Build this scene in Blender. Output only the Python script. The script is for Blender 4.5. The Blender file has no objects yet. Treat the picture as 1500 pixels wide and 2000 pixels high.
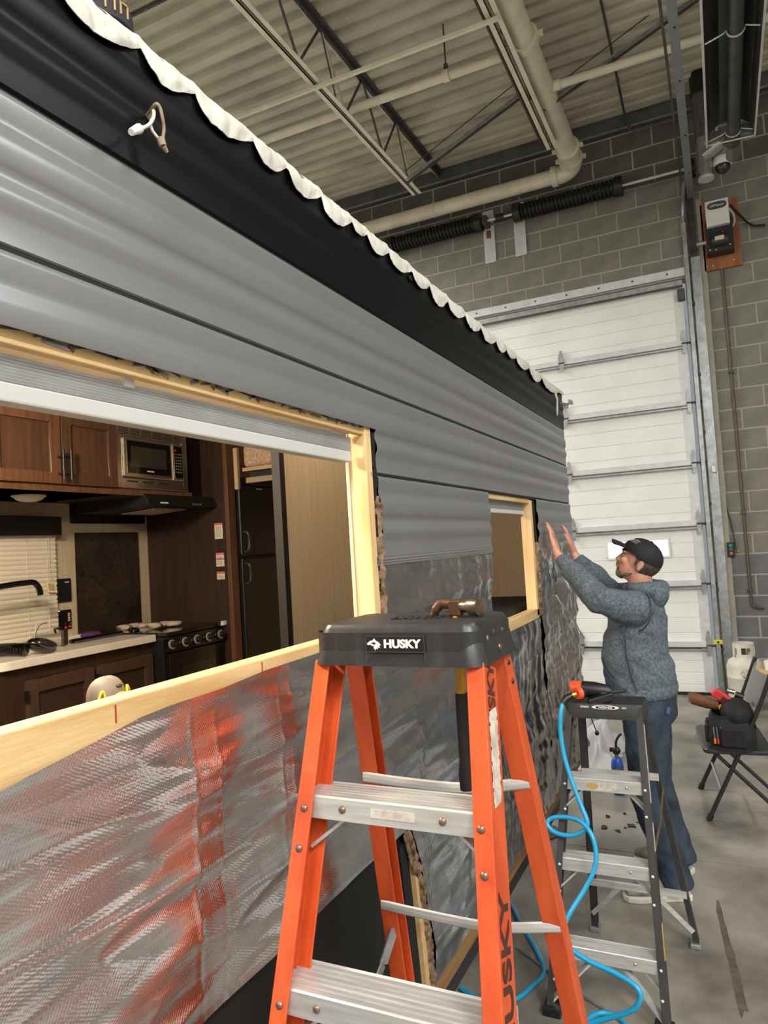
import bpy, bmesh, math, random
from mathutils import Vector, Matrix, noise
random.seed(7)
PI = math.pi
scene = bpy.context.scene
col = scene.collection

# ------------------------------------------------------------------ camera
CAM_H = 1.85
YAW, PITCH, ROLL, FPX = math.radians(25.408), math.radians(2.862), math.radians(-3.4495), 1387.0
C0 = Vector((0, 0, CAM_H))
_F = Vector((-math.sin(YAW) * math.cos(PITCH), math.cos(YAW) * math.cos(PITCH), math.sin(PITCH)))
_r0 = Vector((math.cos(YAW), math.sin(YAW), 0)); _u0 = _r0.cross(_F)
_R = math.cos(ROLL) * _r0 + math.sin(ROLL) * _u0
_U = -math.sin(ROLL) * _r0 + math.cos(ROLL) * _u0
cam_data = bpy.data.cameras.new('camera'); cam = bpy.data.objects.new('camera', cam_data); col.objects.link(cam)
cam_data.sensor_fit = 'HORIZONTAL'; cam_data.sensor_width = 36; cam_data.lens = FPX / 1500 * 36
cam_data.clip_start = 0.05; cam_data.clip_end = 100
mw = Matrix.Identity(4)
for i in range(3):
    mw[i][0] = _R[i]; mw[i][1] = _U[i]; mw[i][2] = -_F[i]; mw[i][3] = C0[i]
cam.matrix_world = mw
scene.camera = cam

# survey helpers: where a sight line of the photograph meets a real plane of the place
def _ray(px, py): return (px - 750) / FPX * _R - (py - 1000) / FPX * _U + _F
def onX(px, py, X): d = _ray(px, py); return C0 + d * (X / d.x)
def onY(px, py, Y): d = _ray(px, py); return C0 + d * (Y / d.y)
def onZ(px, py, Z): d = _ray(px, py); return C0 + d * ((Z - CAM_H) / d.z)

# ------------------------------------------------------------------ world, lights, exposure
world = bpy.data.worlds.new('world'); scene.world = world; world.use_nodes = True
bg = world.node_tree.nodes['Background']; bg.inputs[0].default_value = (.80, .88, 1, 1); bg.inputs[1].default_value = 0.30
scene.view_settings.view_transform = 'Standard'; scene.view_settings.look = 'None'
scene.view_settings.gamma = 1; scene.view_settings.use_curve_mapping = False
scene.view_settings.exposure = 0.13

def area(name, loc, size, energy, color, rot=(0, 0, 0)):
    l = bpy.data.lights.new(name, 'AREA'); l.shape = 'RECTANGLE'; l.size, l.size_y = size
    l.energy = energy; l.color = color
    o = bpy.data.objects.new(name, l); o.location = loc; o.rotation_euler = rot; col.objects.link(o); return o
HALL = (1, .985, .955)
for nm, lx, ly, en in (('strip_light', 3.2, -1.6, 430), ('strip_light', 3.2, 3.0, 100), ('strip_light', 2.6, -5.4, 270), ('strip_light', .5, -2.9, 200),
                       ('strip_light', -5.6, 1.4, 240), ('strip_light', -5.6, 6.6, 330), ('strip_light', -5.6, -4.2, 140)):
    area(nm, (lx, ly, 5.85), (.28, 2.4), en, HALL)
WARM = (1, .84, .64)
for lx, ly, en in ((-1.06, 1.0, 40), (-1.95, 1.05, 118), (-1.2, 2.7, 4)):  # ceiling lamps, except the last: a weak fill added by the partition
    l = bpy.data.lights.new('trailer_light_and_fill', 'POINT'); l.energy = en; l.color = WARM; l.shadow_soft_size = .07
    o = bpy.data.objects.new('trailer_light_and_fill', l); o.location = (lx, ly, 2.56); col.objects.link(o)

# ------------------------------------------------------------------ object helpers
def tag(o, label=None, cat=None, group=None, kind=None):
    if label: o['label'] = label
    if cat: o['category'] = cat
    if group: o['group'] = group
    if kind: o['kind'] = kind
    return o
def wloc(o):
    v = Vector((0, 0, 0))
    while o is not None: v = v + o.location; o = o.parent
    return v
def thing(name, loc, label=None, cat=None, group=None, kind=None):
    o = bpy.data.objects.new(name, None); o.empty_display_size = .1; o.location = loc; col.objects.link(o)
    return tag(o, label, cat, group, kind)
def link(name, mesh, parent=None, loc=None):
    o = bpy.data.objects.new(name, mesh); col.objects.link(o)
    if parent: o.parent = parent
    if loc is not None: o.location = loc
    return o

class MB:
    """collects shapes in world coordinates"""
    def __init__(s): s.v = []; s.f = []
    def add(s, vs, fs):
        b = len(s.v); s.v += [Vector(v) for v in vs]; s.f += [tuple(b + i for i in f) for f in fs]; return s
    def box(s, x0, x1, y0, y1, z0, z1):
        return s.add([(x0, y0, z0), (x1, y0, z0), (x1, y1, z0), (x0, y1, z0), (x0, y0, z1), (x1, y0, z1), (x1, y1, z1), (x0, y1, z1)],
                     [(0, 3, 2, 1), (4, 5, 6, 7), (0, 1, 5, 4), (1, 2, 6, 5), (2, 3, 7, 6), (3, 0, 4, 7)])
    def obox(s, c, ax, ay, az):
        c = Vector(c); ax = Vector(ax) / 2; ay = Vector(ay) / 2; az = Vector(az) / 2; vs = []
        for k in (-1, 1):
            for (i, j) in ((-1, -1), (1, -1), (1, 1), (-1, 1)): vs.append(c + ax * i + ay * j + az * k)
        return s.add(vs, [(0, 3, 2, 1), (4, 5, 6, 7), (0, 1, 5, 4), (1, 2, 6, 5), (2, 3, 7, 6), (3, 0, 4, 7)])
    def beam(s, p0, p1, w, h, up=(0, 0, 1)):
        p0 = Vector(p0); p1 = Vector(p1); d = p1 - p0; u = Vector(up); sd = d.cross(u)
        if sd.length < 1e-6: sd = d.cross(Vector((1, 0, 0)))
        sd.normalize(); u = sd.cross(d).normalized()
        return s.obox((p0 + p1) / 2, sd * w, d, u * h)
    def prism(s, pts, ext):
        n = len(pts); e = Vector(ext); vs = [Vector(p) for p in pts]; vs = vs + [p + e for p in vs]
        fs = [tuple(range(n))[::-1], tuple(range(n, 2 * n))] + [(i, (i + 1) % n, n + (i + 1) % n, n + i) for i in range(n)]
        return s.add(vs, fs)
    def cyl(s, p0, p1, r0, r1=None, n=14):
        return s.tube([p0, p1], [r0, r0 if r1 is None else r1], n)
    def tube(s, pts, r, n=8, caps=True, flat=None):
        pts = [Vector(p) for p in pts]; m = len(pts)
        rs = r if isinstance(r, (list, tuple)) else [r] * m
        t = []
        for i in range(m):
            d = pts[min(i + 1, m - 1)] - pts[max(i - 1, 0)]
            t.append(d.normalized() if d.length > 1e-9 else Vector((0, 0, 1)))
        a = t[0].orthogonal().normalized()
        if flat is not None:
            a = Vector(flat) - t[0] * Vector(flat).dot(t[0]); a.normalize()
        vs = []
        for i in range(m):
            a = (a - t[i] * a.dot(t[i])).normalized(); b = t[i].cross(a)
            ri = rs[i]; ra, rb = (ri if isinstance(ri, (list, tuple)) else (ri, ri))
            for k in range(n):
                an = 2 * PI * k / n; vs.append(pts[i] + a * (math.cos(an) * ra) + b * (math.sin(an) * rb))
        fs = [(i * n + k, i * n + (k + 1) % n, (i + 1) * n + (k + 1) % n, (i + 1) * n + k) for i in range(m - 1) for k in range(n)]
        if caps: fs += [tuple(range(n))[::-1], tuple((m - 1) * n + k for k in range(n))]
        return s.add(vs, fs)
    def lathe(s, prof, o=(0, 0, 0), ax=(0, 0, 1), n=24, caps=True):
        ax = Vector(ax).normalized(); a = ax.orthogonal().normalized(); b = ax.cross(a); o = Vector(o); vs = []; m = len(prof)
        for (r, z) in prof:
            for k in range(n):
                an = 2 * PI * k / n; vs.append(o + ax * z + (a * math.cos(an) + b * math.sin(an)) * r)
        fs = [(i * n + k, i * n + (k + 1) % n, (i + 1) * n + (k + 1) % n, (i + 1) * n + k) for i in range(m - 1) for k in range(n)]
        if caps: fs += [tuple(range(n))[::-1], tuple((m - 1) * n + k for k in range(n))]
        return s.add(vs, fs)
    def grid(s, fn, nu, nv, closed=False):
        vs = [fn(i / nu, j / nv) for i in range(nu + 1) for j in range(nv + 1)]; w = nv + 1
        return s.add(vs, [(i * w + j, (i + 1) * w + j, (i + 1) * w + j + 1, i * w + j + 1) for i in range(nu) for j in range(nv)])
    def ball(s, c, r, nu=16, nv=10, M3=None):
        c = Vector(c); rx, ry, rz = (r if isinstance(r, (tuple, list)) else (r, r, r)); vs = []
        for j in range(nv + 1):
            th = PI * j / nv
            for i in range(nu):
                ph = 2 * PI * i / nu; p = Vector((rx * math.sin(th) * math.cos(ph), ry * math.sin(th) * math.sin(ph), rz * math.cos(th)))
                vs.append(c + (M3 @ p if M3 else p))
        return s.add(vs, [(j * nu + i, (j + 1) * nu + i, (j + 1) * nu + (i + 1) % nu, j * nu + (i + 1) % nu) for j in range(nv) for i in range(nu)])
    def sect(s, prof, a, b, p0, p1):
        """closed 2-D profile (u,v) with axes a,b swept from p0 to p1"""
        a = Vector(a); b = Vector(b); p0 = Vector(p0); p1 = Vector(p1); n = len(prof)
        vs = [p0 + a * u + b * v for u, v in prof] + [p1 + a * u + b * v for u, v in prof]
        return s.add(vs, [tuple(range(n))[::-1], tuple(range(n, 2 * n))] + [(i, (i + 1) % n, n + (i + 1) % n, n + i) for i in range(n)])
    def build(s, name, mat, parent=None, smooth=None, bevel=0, seg=2, solid=0, sub=0, loc=None, keep=False):
        me = bpy.data.meshes.new(name)
        if parent is not None: base = wloc(parent); oloc = Vector((0, 0, 0))
        else:
            if loc is None:
                xs = [v.x for v in s.v]; ys = [v.y for v in s.v]; zs = [v.z for v in s.v]
                loc = Vector(((min(xs) + max(xs)) / 2, (min(ys) + max(ys)) / 2, min(zs)))
            base = Vector(loc); oloc = base
        me.from_pydata([tuple(v - base) for v in s.v], [], s.f); me.update()
        bm = bmesh.new(); bm.from_mesh(me); bmesh.ops.remove_doubles(bm, verts=bm.verts, dist=1e-6)
        if not keep: bmesh.ops.recalc_face_normals(bm, faces=bm.faces)
        bm.to_mesh(me); bm.free()
        if smooth is not None:
            me.shade_smooth()
            if smooth < 179: me.set_sharp_from_angle(angle=math.radians(smooth))
        o = link(name, me, parent, oloc)
        if mat: me.materials.append(mat)
        if solid:
            m = o.modifiers.new('solid', 'SOLIDIFY'); m.thickness = solid; m.offset = 0
            if smooth is not None: e = o.modifiers.new('split', 'EDGE_SPLIT'); e.split_angle = math.radians(min(smooth, 55)); e.use_edge_sharp = False
        if bevel:
            m = o.modifiers.new('bevel', 'BEVEL'); m.width = bevel; m.segments = seg; m.limit_method = 'ANGLE'; m.angle_limit = math.radians(40)
        if sub:
            m = o.modifiers.new('sub', 'SUBSURF'); m.levels = sub; m.render_levels = sub
        return o

def rrect(x0, x1, y0, y1, r, n=4):
    out = []
    for cx, cy, a0 in ((x1 - r, y1 - r, 0), (x0 + r, y1 - r, PI / 2), (x0 + r, y0 + r, PI), (x1 - r, y0 + r, 1.5 * PI)):
        for k in range(n + 1):
            a = a0 + PI / 2 * k / n; out.append((cx + r * math.cos(a), cy + r * math.sin(a)))
    return out
def spline(pts, n=8):
    """Catmull-Rom through points"""
    P = [Vector(p) for p in pts]; P = [P[0] * 2 - P[1]] + P + [P[-1] * 2 - P[-2]]; out = []
    for i in range(1, len(P) - 2):
        a, b, c, d = P[i - 1], P[i], P[i + 1], P[i + 2]
        for k in range(n):
            t = k / n
            out.append(.5 * ((2 * b) + (c - a) * t + (2 * a - 5 * b + 4 * c - d) * t * t + (3 * b - a - 3 * c + d) * t ** 3))
    out.append(P[-2]); return out
def lerp(a, b, t): return a + (b - a) * t
def pw(tab, x):
    """piecewise linear table"""
    if x <= tab[0][0]: return tab[0][1]
    for (a, b), (c, d) in zip(tab, tab[1:]):
        if x <= c: return lerp(b, d, (x - a) / (c - a)) if c > a else d
    return tab[-1][1]
def bake(o):
    """turn the modifiers of o into plain mesh"""
    dg = bpy.context.evaluated_depsgraph_get(); dg.update()
    me = bpy.data.meshes.new_from_object(o.evaluated_get(dg)); o.modifiers.clear(); old = o.data
    for m in old.materials:
        if not me.materials: me.materials.append(m)
    o.data = me; return o
def lettering(name, body, size, p, right, up, mat, parent, depth=.0006, bold=0, align='CENTER', sx=1):
    cu = bpy.data.curves.new(name, 'FONT'); cu.body = body; cu.size = size; cu.extrude = depth; cu.offset = bold
    cu.align_x = align; cu.align_y = 'CENTER'
    t = bpy.data.objects.new(name, cu); col.objects.link(t)
    dg = bpy.context.evaluated_depsgraph_get(); me = bpy.data.meshes.new_from_object(t.evaluated_get(dg)); bpy.data.objects.remove(t)
    r = Vector(right).normalized() * sx; u = Vector(up).normalized(); nrm = r.cross(u).normalized(); p = Vector(p) - wloc(parent)
    for v in me.vertices: v.co = p + r * v.co.x + u * v.co.y + nrm * v.co.z
    me.materials.clear(); me.materials.append(mat); return link(name, me, parent)

# ------------------------------------------------------------------ materials
def srgb(r, g, b):
    f = lambda c: ((c / 255 + .055) / 1.055) ** 2.4 if c > 10 else c / 255 / 12.92
    return (f(r), f(g), f(b), 1)
def mat(name, c, rough=.5, metal=0, var=0, vs=6, bump=0, bs=60, st=(1, 1, 1), spec=.5, c2=None, detail=4, emit=0, coat=0, trans=0, bdist=.01, coords='Object', lo=.35, hi=.65, rvar=0, sss=0):
    m = bpy.data.materials.new(name); m.use_nodes = True; nt = m.node_tree; N = nt.nodes; L = nt.links; b = N['Principled BSDF']
    c = tuple(c) if len(c) == 4 else srgb(*c)
    b.inputs['Base Color'].default_value = c; b.inputs['Roughness'].default_value = rough; b.inputs['Metallic'].default_value = metal
    b.inputs['Specular IOR Level'].default_value = spec; b.inputs['Coat Weight'].default_value = coat; b.inputs['Transmission Weight'].default_value = trans
    if sss: b.inputs['Subsurface Weight'].default_value = sss; b.inputs['Subsurface Radius'].default_value = (.01, .004, .002)
    if emit: b.inputs['Emission Color'].default_value = c; b.inputs['Emission Strength'].default_value = emit
    if var or c2 or bump or rvar:
        tc = N.new('ShaderNodeTexCoord'); mp = N.new('ShaderNodeMapping'); mp.inputs['Scale'].default_value = st; L.new(tc.outputs[coords], mp.inputs[0])
    if var or c2 or rvar:
        nz = N.new('ShaderNodeTexNoise'); nz.inputs['Scale'].default_value = vs; nz.inputs['Detail'].default_value = detail; nz.inputs['Roughness'].default_value = .6; L.new(mp.outputs[0], nz.inputs['Vector'])
        rp = N.new('ShaderNodeValToRGB'); L.new(nz.outputs['Fac'], rp.inputs[0]); e = rp.color_ramp.elements
        if c2: cb = tuple(c2) if len(c2) == 4 else srgb(*c2); ca = c
        else: ca = tuple(min(1, x * (1 - var)) for x in c[:3]) + (1,); cb = tuple(min(1, x * (1 + var)) for x in c[:3]) + (1,)
        e[0].position = lo; e[0].color = ca; e[1].position = hi; e[1].color = cb
        if var or c2: L.new(rp.outputs[0], b.inputs['Base Color'])
        if rvar:
            mr = N.new('ShaderNodeMapRange'); mr.inputs[3].default_value = max(.02, rough - rvar); mr.inputs[4].default_value = rough + rvar
            L.new(nz.outputs['Fac'], mr.inputs[0]); L.new(mr.outputs[0], b.inputs['Roughness'])
    if bump:
        bn = N.new('ShaderNodeTexNoise'); bn.inputs['Scale'].default_value = bs; bn.inputs['Detail'].default_value = 3; L.new(mp.outputs[0], bn.inputs['Vector'])
        bp = N.new('ShaderNodeBump'); bp.inputs['Strength'].default_value = bump; bp.inputs['Distance'].default_value = bdist; L.new(bn.outputs['Fac'], bp.inputs['Height']); L.new(bp.outputs[0], b.inputs['Normal'])
    return m
def glow(name, c, s):
    m = bpy.data.materials.new(name); m.use_nodes = True; nt = m.node_tree; nt.nodes.clear()
    e = nt.nodes.new('ShaderNodeEmission'); e.inputs[0].default_value = srgb(*c); e.inputs[1].default_value = s
    o = nt.nodes.new('ShaderNodeOutputMaterial'); nt.links.new(e.outputs[0], o.inputs[0]); return m

# ================================================================== THE HALL
YB = 8.70                                              # face of the block wall
M_conc = mat('concrete_floor', (88, 83, 75), .42, var=0, c2=(150, 144, 133), vs=1.7, detail=12, lo=.33, hi=.62, bump=.12, bs=25, bdist=.004, rvar=.13)
M_joint = mat('joint_dark', (40, 38, 36), .9)
M_stain = mat('floor_stain', (66, 60, 52), .35, c2=(98, 91, 81), vs=14, detail=8)
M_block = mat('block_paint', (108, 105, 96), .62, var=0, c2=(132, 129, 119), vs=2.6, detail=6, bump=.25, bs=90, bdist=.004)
M_block_soot_shade = mat('block_paint_soot_shade', (78, 76, 72), .66, c2=(100, 98, 93), vs=2.6, detail=6, bump=.25, bs=90, bdist=.004)  # top courses: soot, with the dimmer light under the deck put into the colour
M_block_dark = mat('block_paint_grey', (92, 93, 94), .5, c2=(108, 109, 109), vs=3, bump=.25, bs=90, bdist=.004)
M_mortar = mat('mortar', (162, 158, 146), .8)
M_deck = mat('deck_paint', (160, 154, 138), .55, c2=(194, 188, 169), vs=2.2, detail=6, st=(.6, 1, 1))
M_cream = mat('cream_paint', (196, 189, 168), .42, c2=(214, 207, 186), vs=4)
M_steel_d = mat('dark_steel', (74, 74, 74), .5, metal=.3, var=.25, vs=8)
M_ledger = mat('ledger_paint', (88, 88, 88), .55, c2=(70, 70, 70), vs=5)
M_galv = mat('galvanised', (168, 172, 174), .38, metal=.75, var=.2, vs=14, detail=6)
M_galv_w = mat('galvanised_light', (206, 208, 208), .45, metal=.25, var=.08, vs=10)
M_door = mat('door_white', (226, 227, 222), .42, c2=(236, 237, 233), vs=2, st=(1, 1, 1.5), detail=5)
M_black = mat('black_plastic', (24, 24, 25), .4)
M_rubber = mat('rubber', (18, 18, 18), .7)
M_springs = mat('spring_steel', (34, 34, 36), .38, metal=.6)
M_white = mat('white_plastic', (226, 226, 222), .4)
M_wallwhite = mat('white_wall', (206, 203, 196), .7)
M_wallplain = mat('plain_wall', (120, 117, 108), .8)

# floor: two slabs with a sawn joint between them
flr = thing('floor', (0, 0, 0), kind='structure')
MB().box(-8.5, 4.2, -8.5, 4.372, -.2, 0).build('slab', M_conc, flr)
MB().box(-8.5, 4.2, 4.380, 9.0, -.2, 0).build('slab', M_conc, flr)
MB().box(-8.5, 4.2, 4.372, 4.380, -.2, -.006).build('joint_filler', M_joint, flr)
def blob(pts, z=.0012, jit=.35, n=26):
    cx = sum(p[0] for p in pts) / len(pts); cy = sum(p[1] for p in pts) / len(pts)
    sp = spline([(p[0], p[1], 0) for p in pts + pts[:1]], 6)[:-1]
    vs = [(cx, cy, z)] + [(cx + (p.x - cx) * (1 + jit * noise.noise(p * 14)), cy + (p.y - cy) * (1 + jit * noise.noise(p * 14)), z) for p in sp]
    k = len(sp); return MB().add(vs, [(0, 1 + i, 1 + (i + 1) % k) for i in range(k)])
s0, s1 = onZ(1406, 1786, 0), onZ(1448, 1962, 0)
blob([(s0.x - .012, s0.y), (s0.x + .012, s0.y), (lerp(s0.x, s1.x, .5) + .02, lerp(s0.y, s1.y, .5)), (s1.x + .018, s1.y), (s1.x - .012, s1.y), (lerp(s0.x, s1.x, .5) - .012, lerp(s0.y, s1.y, .5))], jit=.5).build('damp_streak', M_stain, flr)
p = onZ(1385, 1440, 0); blob([(p.x - .13, p.y - .2), (p.x + .05, p.y - .35), (p.x + .1, p.y + .1), (p.x, p.y + .3), (p.x - .1, p.y + .2)], jit=.3).build('damp_patch', M_stain, flr)

# back wall: mortar bed with one block per object
wall = thing('wall_back', (0, YB, 0), kind='structure')
BH, BW, Z00 = .2275, .455, .409 - .2275 * 2
DL, DR, DT = -3.9, -.21, 4.70                          # door opening
mb = MB().box(-8.5, DL, YB + .004, YB + .2, 0, 6.9).box(DR + .03, 4.2, YB + .004, YB + .2, 0, 6.9).box(DL, DR + .03, YB + .004, YB + .2, DT, 6.9)
mb.build('mortar_bed', M_mortar, wall)
MB().box(-8.5, -5.05, YB, YB + .01, 0, 6.9).box(1.45, 4.2, YB, YB + .01, 0, 6.9).build('plain_face', M_wallplain, wall)
blk = {}
def block_mesh(w, m):
    k = (round(w, 3), m.name)
    if k not in blk:
        b = MB(); t = .006; j = .0042
        x0, x1, z0, z1 = j, w - j, j, BH - j
        b.add([(x0, .02, z0), (x1, .02, z0), (x1, .02, z1), (x0, .02, z1), (x0 + t, 0, z0 + t), (x1 - t, 0, z0 + t), (x1 - t, 0, z1 - t), (x0 + t, 0, z1 - t)],
              [(4, 5, 6, 7), (0, 1, 5, 4), (1, 2, 6, 5), (2, 3, 7, 6), (3, 0, 4, 7)])
        me = bpy.data.meshes.new('block'); me.from_pydata([tuple(v) for v in b.v], [], b.f); me.materials.append(m); blk[k] = me
    return blk[k]
rb = random.Random(3)
for r in range(0, 30):
    z = Z00 + r * BH
    if z + BH > 6.60: break
    x = -.861 - BW * 9 + (BW / 2 if r % 2 else 0)
    while x < 1.4:
        xa, xb_ = x, x + BW; x += BW
        if z + BH / 2 < DT + .06:
            if xb_ < DR + .16: continue
            if xa < DR + .10: xa = DR + .10
            if xb_ - xa < .06: continue
        m = M_block_dark if z < 1.45 else (M_block_soot_shade if z > 5.72 or False else M_block)
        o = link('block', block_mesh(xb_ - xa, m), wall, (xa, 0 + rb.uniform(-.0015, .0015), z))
# lintel plate and ledger beam along the deck
mb = MB().box(DL - .2, DR + .04, YB - .03, YB + .05, DT + .02, DT + .115); mb.build('lintel_plate', M_galv_w, wall, bevel=.004)
for k in range(9):
    x = DL + .5 + k * .38; MB().ball((x, YB - .03, DT + .07), (.012, .006, .012), 8, 5).build('bolt', M_steel_d, wall)
mb = MB().box(-5.5, 4.2, YB - .12, YB + .1, 6.56, 6.80); mb.build('ledger_beam', M_ledger, wall)
MB().box(-5.5, 4.2, YB - .13, YB - .10, 6.545, 6.562).build('ledger_edge', M_galv, wall)

# side and rear walls of the hall (out of view, they close the room)
for nm, b in (('wall_left', (-8.6, -8.5, -8.6, 9, 0, 6.95)), ('wall_right', (4.2, 4.3, -8.6, 9, 0, 6.95)), ('wall_rear', (-8.6, 4.3, -8.6, -8.5, 0, 6.95))):
    tag(MB().box(*b).build(nm, M_wallwhite), kind='structure')

# ceiling: profiled roof deck, ribs across the hall
mb = MB(); prof = []; y = -8.5; per = .2
while y < 9.0:
    prof += [(y, 6.74), (y + .075, 6.74), (y + .092, 6.685), (y + .183, 6.685)]; y += per
vs = [(-8.5, a, b) for a, b in prof] + [(4.2, a, b) for a, b in prof]; n = len(prof)
mb.add(vs, [(i, i + 1, n + i + 1, n + i) for i in range(n - 1)])
tag(mb.build('ceiling', M_deck, keep=True), kind='structure')
tag(MB().box(-8.6, 4.3, -8.6, 9.0, 6.80, 6.9).build('roof_slab', M_wallplain), kind='structure')

def bar_joist(X, label, y_end, chordmat):
    t = thing('bar_joist', (X, -6, 6.0), label, 'joist', 'roof joists')
    for sx in (-1, 1):
        MB().box(X + sx * .012, X + sx * .058, -6, y_end, 6.03, 6.04).box(X + sx * .012, X + sx * .018, -6, y_end, 6.03, 6.085).build('bottom_chord', chordmat, t)
        MB().box(X + sx * .012, X + sx * .062, -6, 8.6, 6.670, 6.683).box(X + sx * .012, X + sx * .018, -6, 8.6, 6.615, 6.683).build('top_chord', M_steel_d if sx > 0 else M_deck, t)
    k = 0; y = y_end - .1
    while y > 2.0:
        MB().tube([(X, y, 6.06), (X, y - .42, 6.655)], .0125, 8).build('web_bar', M_steel_d if k % 2 else M_deck, t)
        MB().tube([(X, y - .84, 6.06), (X, y - .42, 6.655)], .0125, 8).build('web_bar', M_steel_d, t)
        if k % 2 == 0: MB().tube([(X, y - .16, 6.06), (X, y - .42, 6.655)], .008, 6).build('web_strut', M_steel_d, t)
        y -= .84; k += 1
    return t
bar_joist(-2.99, 'cream steel bar joist with open web over the trailer, left of the fat pipe', 7.75, M_cream)
bar_joist(-1.35, 'cream steel bar joist running close beside the fat cream roof pipe', 7.62, M_cream)

# cross braces between joists, thin bridging bars
def single(name, mb, m, label, cat, group=None, **k): return tag(mb.build(name, m, **k), label, cat, group)
for (a, b, lb) in ((((-1.30, 7.0, 6.10), (.22, 7.0, 6.69)), None, 'paired dark steel brace rising to the right of the fat roof pipe'),
                   (((-2.95, 7.35, 5.98), (-1.36, 7.35, 6.62)), None, 'paired dark steel brace rising to the fat pipe from its left')):
    t = thing('cross_brace', a[0], lb, 'brace', 'roof cross braces')
    for dz in (0, .045):
        MB().beam(Vector(a[0]) + Vector((0, 0, dz)), Vector(a[1]) + Vector((0, 0, dz)), .02, .022).build('angle_bar', M_galv if dz else M_steel_d, t)
    MB().beam(Vector(a[0]) + Vector((-.02, 0, .14)), Vector(a[1]) + Vector((-.1, 0, .16)), .008, .008).build('tie_rod', M_steel_d, t)
single('bridging_bar', MB().beam((-4.6, 5.40, 6.0), (-1.3, 5.42, 6.0), .03, .03), M_cream, 'thin cream bridging bar crossing under the left joist', 'bar')
single('bridging_bar', MB().beam((-4.8, 4.60, 6.66), (-1.2, 4.62, 6.66), .022, .03), M_steel_d, 'thin dark bridging rod tight under the deck near the top edge', 'bar')
# sprinkler branch pipes
t = thing('sprinkler_pipe', (-3, 6.14, 6.17), 'slim cream sprinkler pipe with hanger clamp crossing left of the fat pipe', 'pipe', 'sprinkler pipes')
MB().cyl((-5.2, 6.11, 6.2), (-1.34, 6.16, 6.2), .042, n=16).build('pipe_run', M_cream, t, smooth=60)
hx = onZ(873, 150, 6.2).x
MB().cyl((hx - .03, 6.145, 6.2), (hx + .03, 6.145, 6.2), .056, n=16).build('hanger_clamp', M_cream, t, smooth=40)
MB().cyl((hx, 6.145, 6.24), (hx, 6.145, 6.7), .008, n=8).cyl((hx, 6.145, 6.27), (hx, 6.145, 6.31), .022, n=8).build('hanger_rod', M_steel_d, t)
t = thing('sprinkler_pipe', (-.5, 6.84, 6.17), 'slim cream sprinkler pipe branching right from the fat pipe', 'pipe', 'sprinkler pipes')
MB().cyl((-1.26, 6.82, 6.2), (.9, 6.86, 6.2), .04, n=16).build('pipe_run', M_cream, t, smooth=60)
MB().cyl((-1.2, 6.82, 6.2), (-1.09, 6.822, 6.2), .052, n=16).build('coupling', M_cream, t, smooth=40)
# fat main pipe with elbow and wall run
t = thing('sprinkler_main_pipe', (-1.255, 6, 6.1), 'fat cream main pipe with clamped couplings and elbow above the roller door', 'pipe')
MB().cyl((-1.235, 1.5, 6.2), (-1.255, 8.16, 6.2), .105, n=24).build('pipe_run', M_cream, t, smooth=60)
arc = [(-1.256 - .15 * (1 - math.cos(a)), 8.30 + .15 * math.sin(a) - .0, 6.19 - .03 * a) for a in [PI / 2 * k / 8 for k in range(9)]]
MB().tube([(-1.255, 8.1, 6.2)] + arc + [(-1.5, 8.45, 6.14)], .105, 20).build('elbow', M_cream, t, smooth=60)
MB().tube([(-1.40, 8.45, 6.14), (-5.2, 8.45, 6.14)], .088, 20).build('wall_run', M_cream, t, smooth=60)
for (p0, p1, r) in (((-1.248, 6.0, 6.2), (-1.248, 6.07, 6.2), .135), ((-1.255, 7.98, 6.2), (-1.255, 8.05, 6.2), .135), ((-1.262, 8.22, 6.2), (-1.27, 8.29, 6.195), .135), ((-1.46, 8.45, 6.14), (-1.53, 8.45, 6.14), .118), ((-3.02, 8.45, 6.14), (-3.05, 8.45, 6.14), .094)):
    MB().cyl(p0, p1, r, n=20).build('coupling', M_cream, t, smooth=40)
    d = (Vector(p1) - Vector(p0)).normalized(); sd = Vector((0, 0, 1)).cross(d)
    if r > .11:
        for s_ in (-1, 1):
            MB().obox((Vector(p0) + Vector(p1)) / 2 + sd * s_ * (r + .012), d * .05, sd * .05, (0, 0, .03)).build('coupling_ear', M_cream, t)
# rust red conduit beside the joist
single('conduit', MB().tube([(-1.41, 2.5, 6.06), (-1.44, 7.55, 6.06)], .016, 8), mat('red_oxide', (70, 38, 34), .6), 'thin rust red conduit running beside the fat pipe joist', 'conduit', smooth=60)
# conduit up near the post, bent along the ledger
cd = [(-.62, 4.5, 6.66), (-.64, 6.9, 6.66), (-.66, 8.2, 6.66), (-.655, 8.5, 6.62), (-.62, 8.56, 6.53), (-.5, 8.58, 6.5), (.9, 8.58, 6.5)]
single('conduit', MB().tube(spline(cd, 5), .013, 8), M_steel_d, 'thin grey conduit bending from the roof deck along the wall top', 'conduit', smooth=60)

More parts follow.
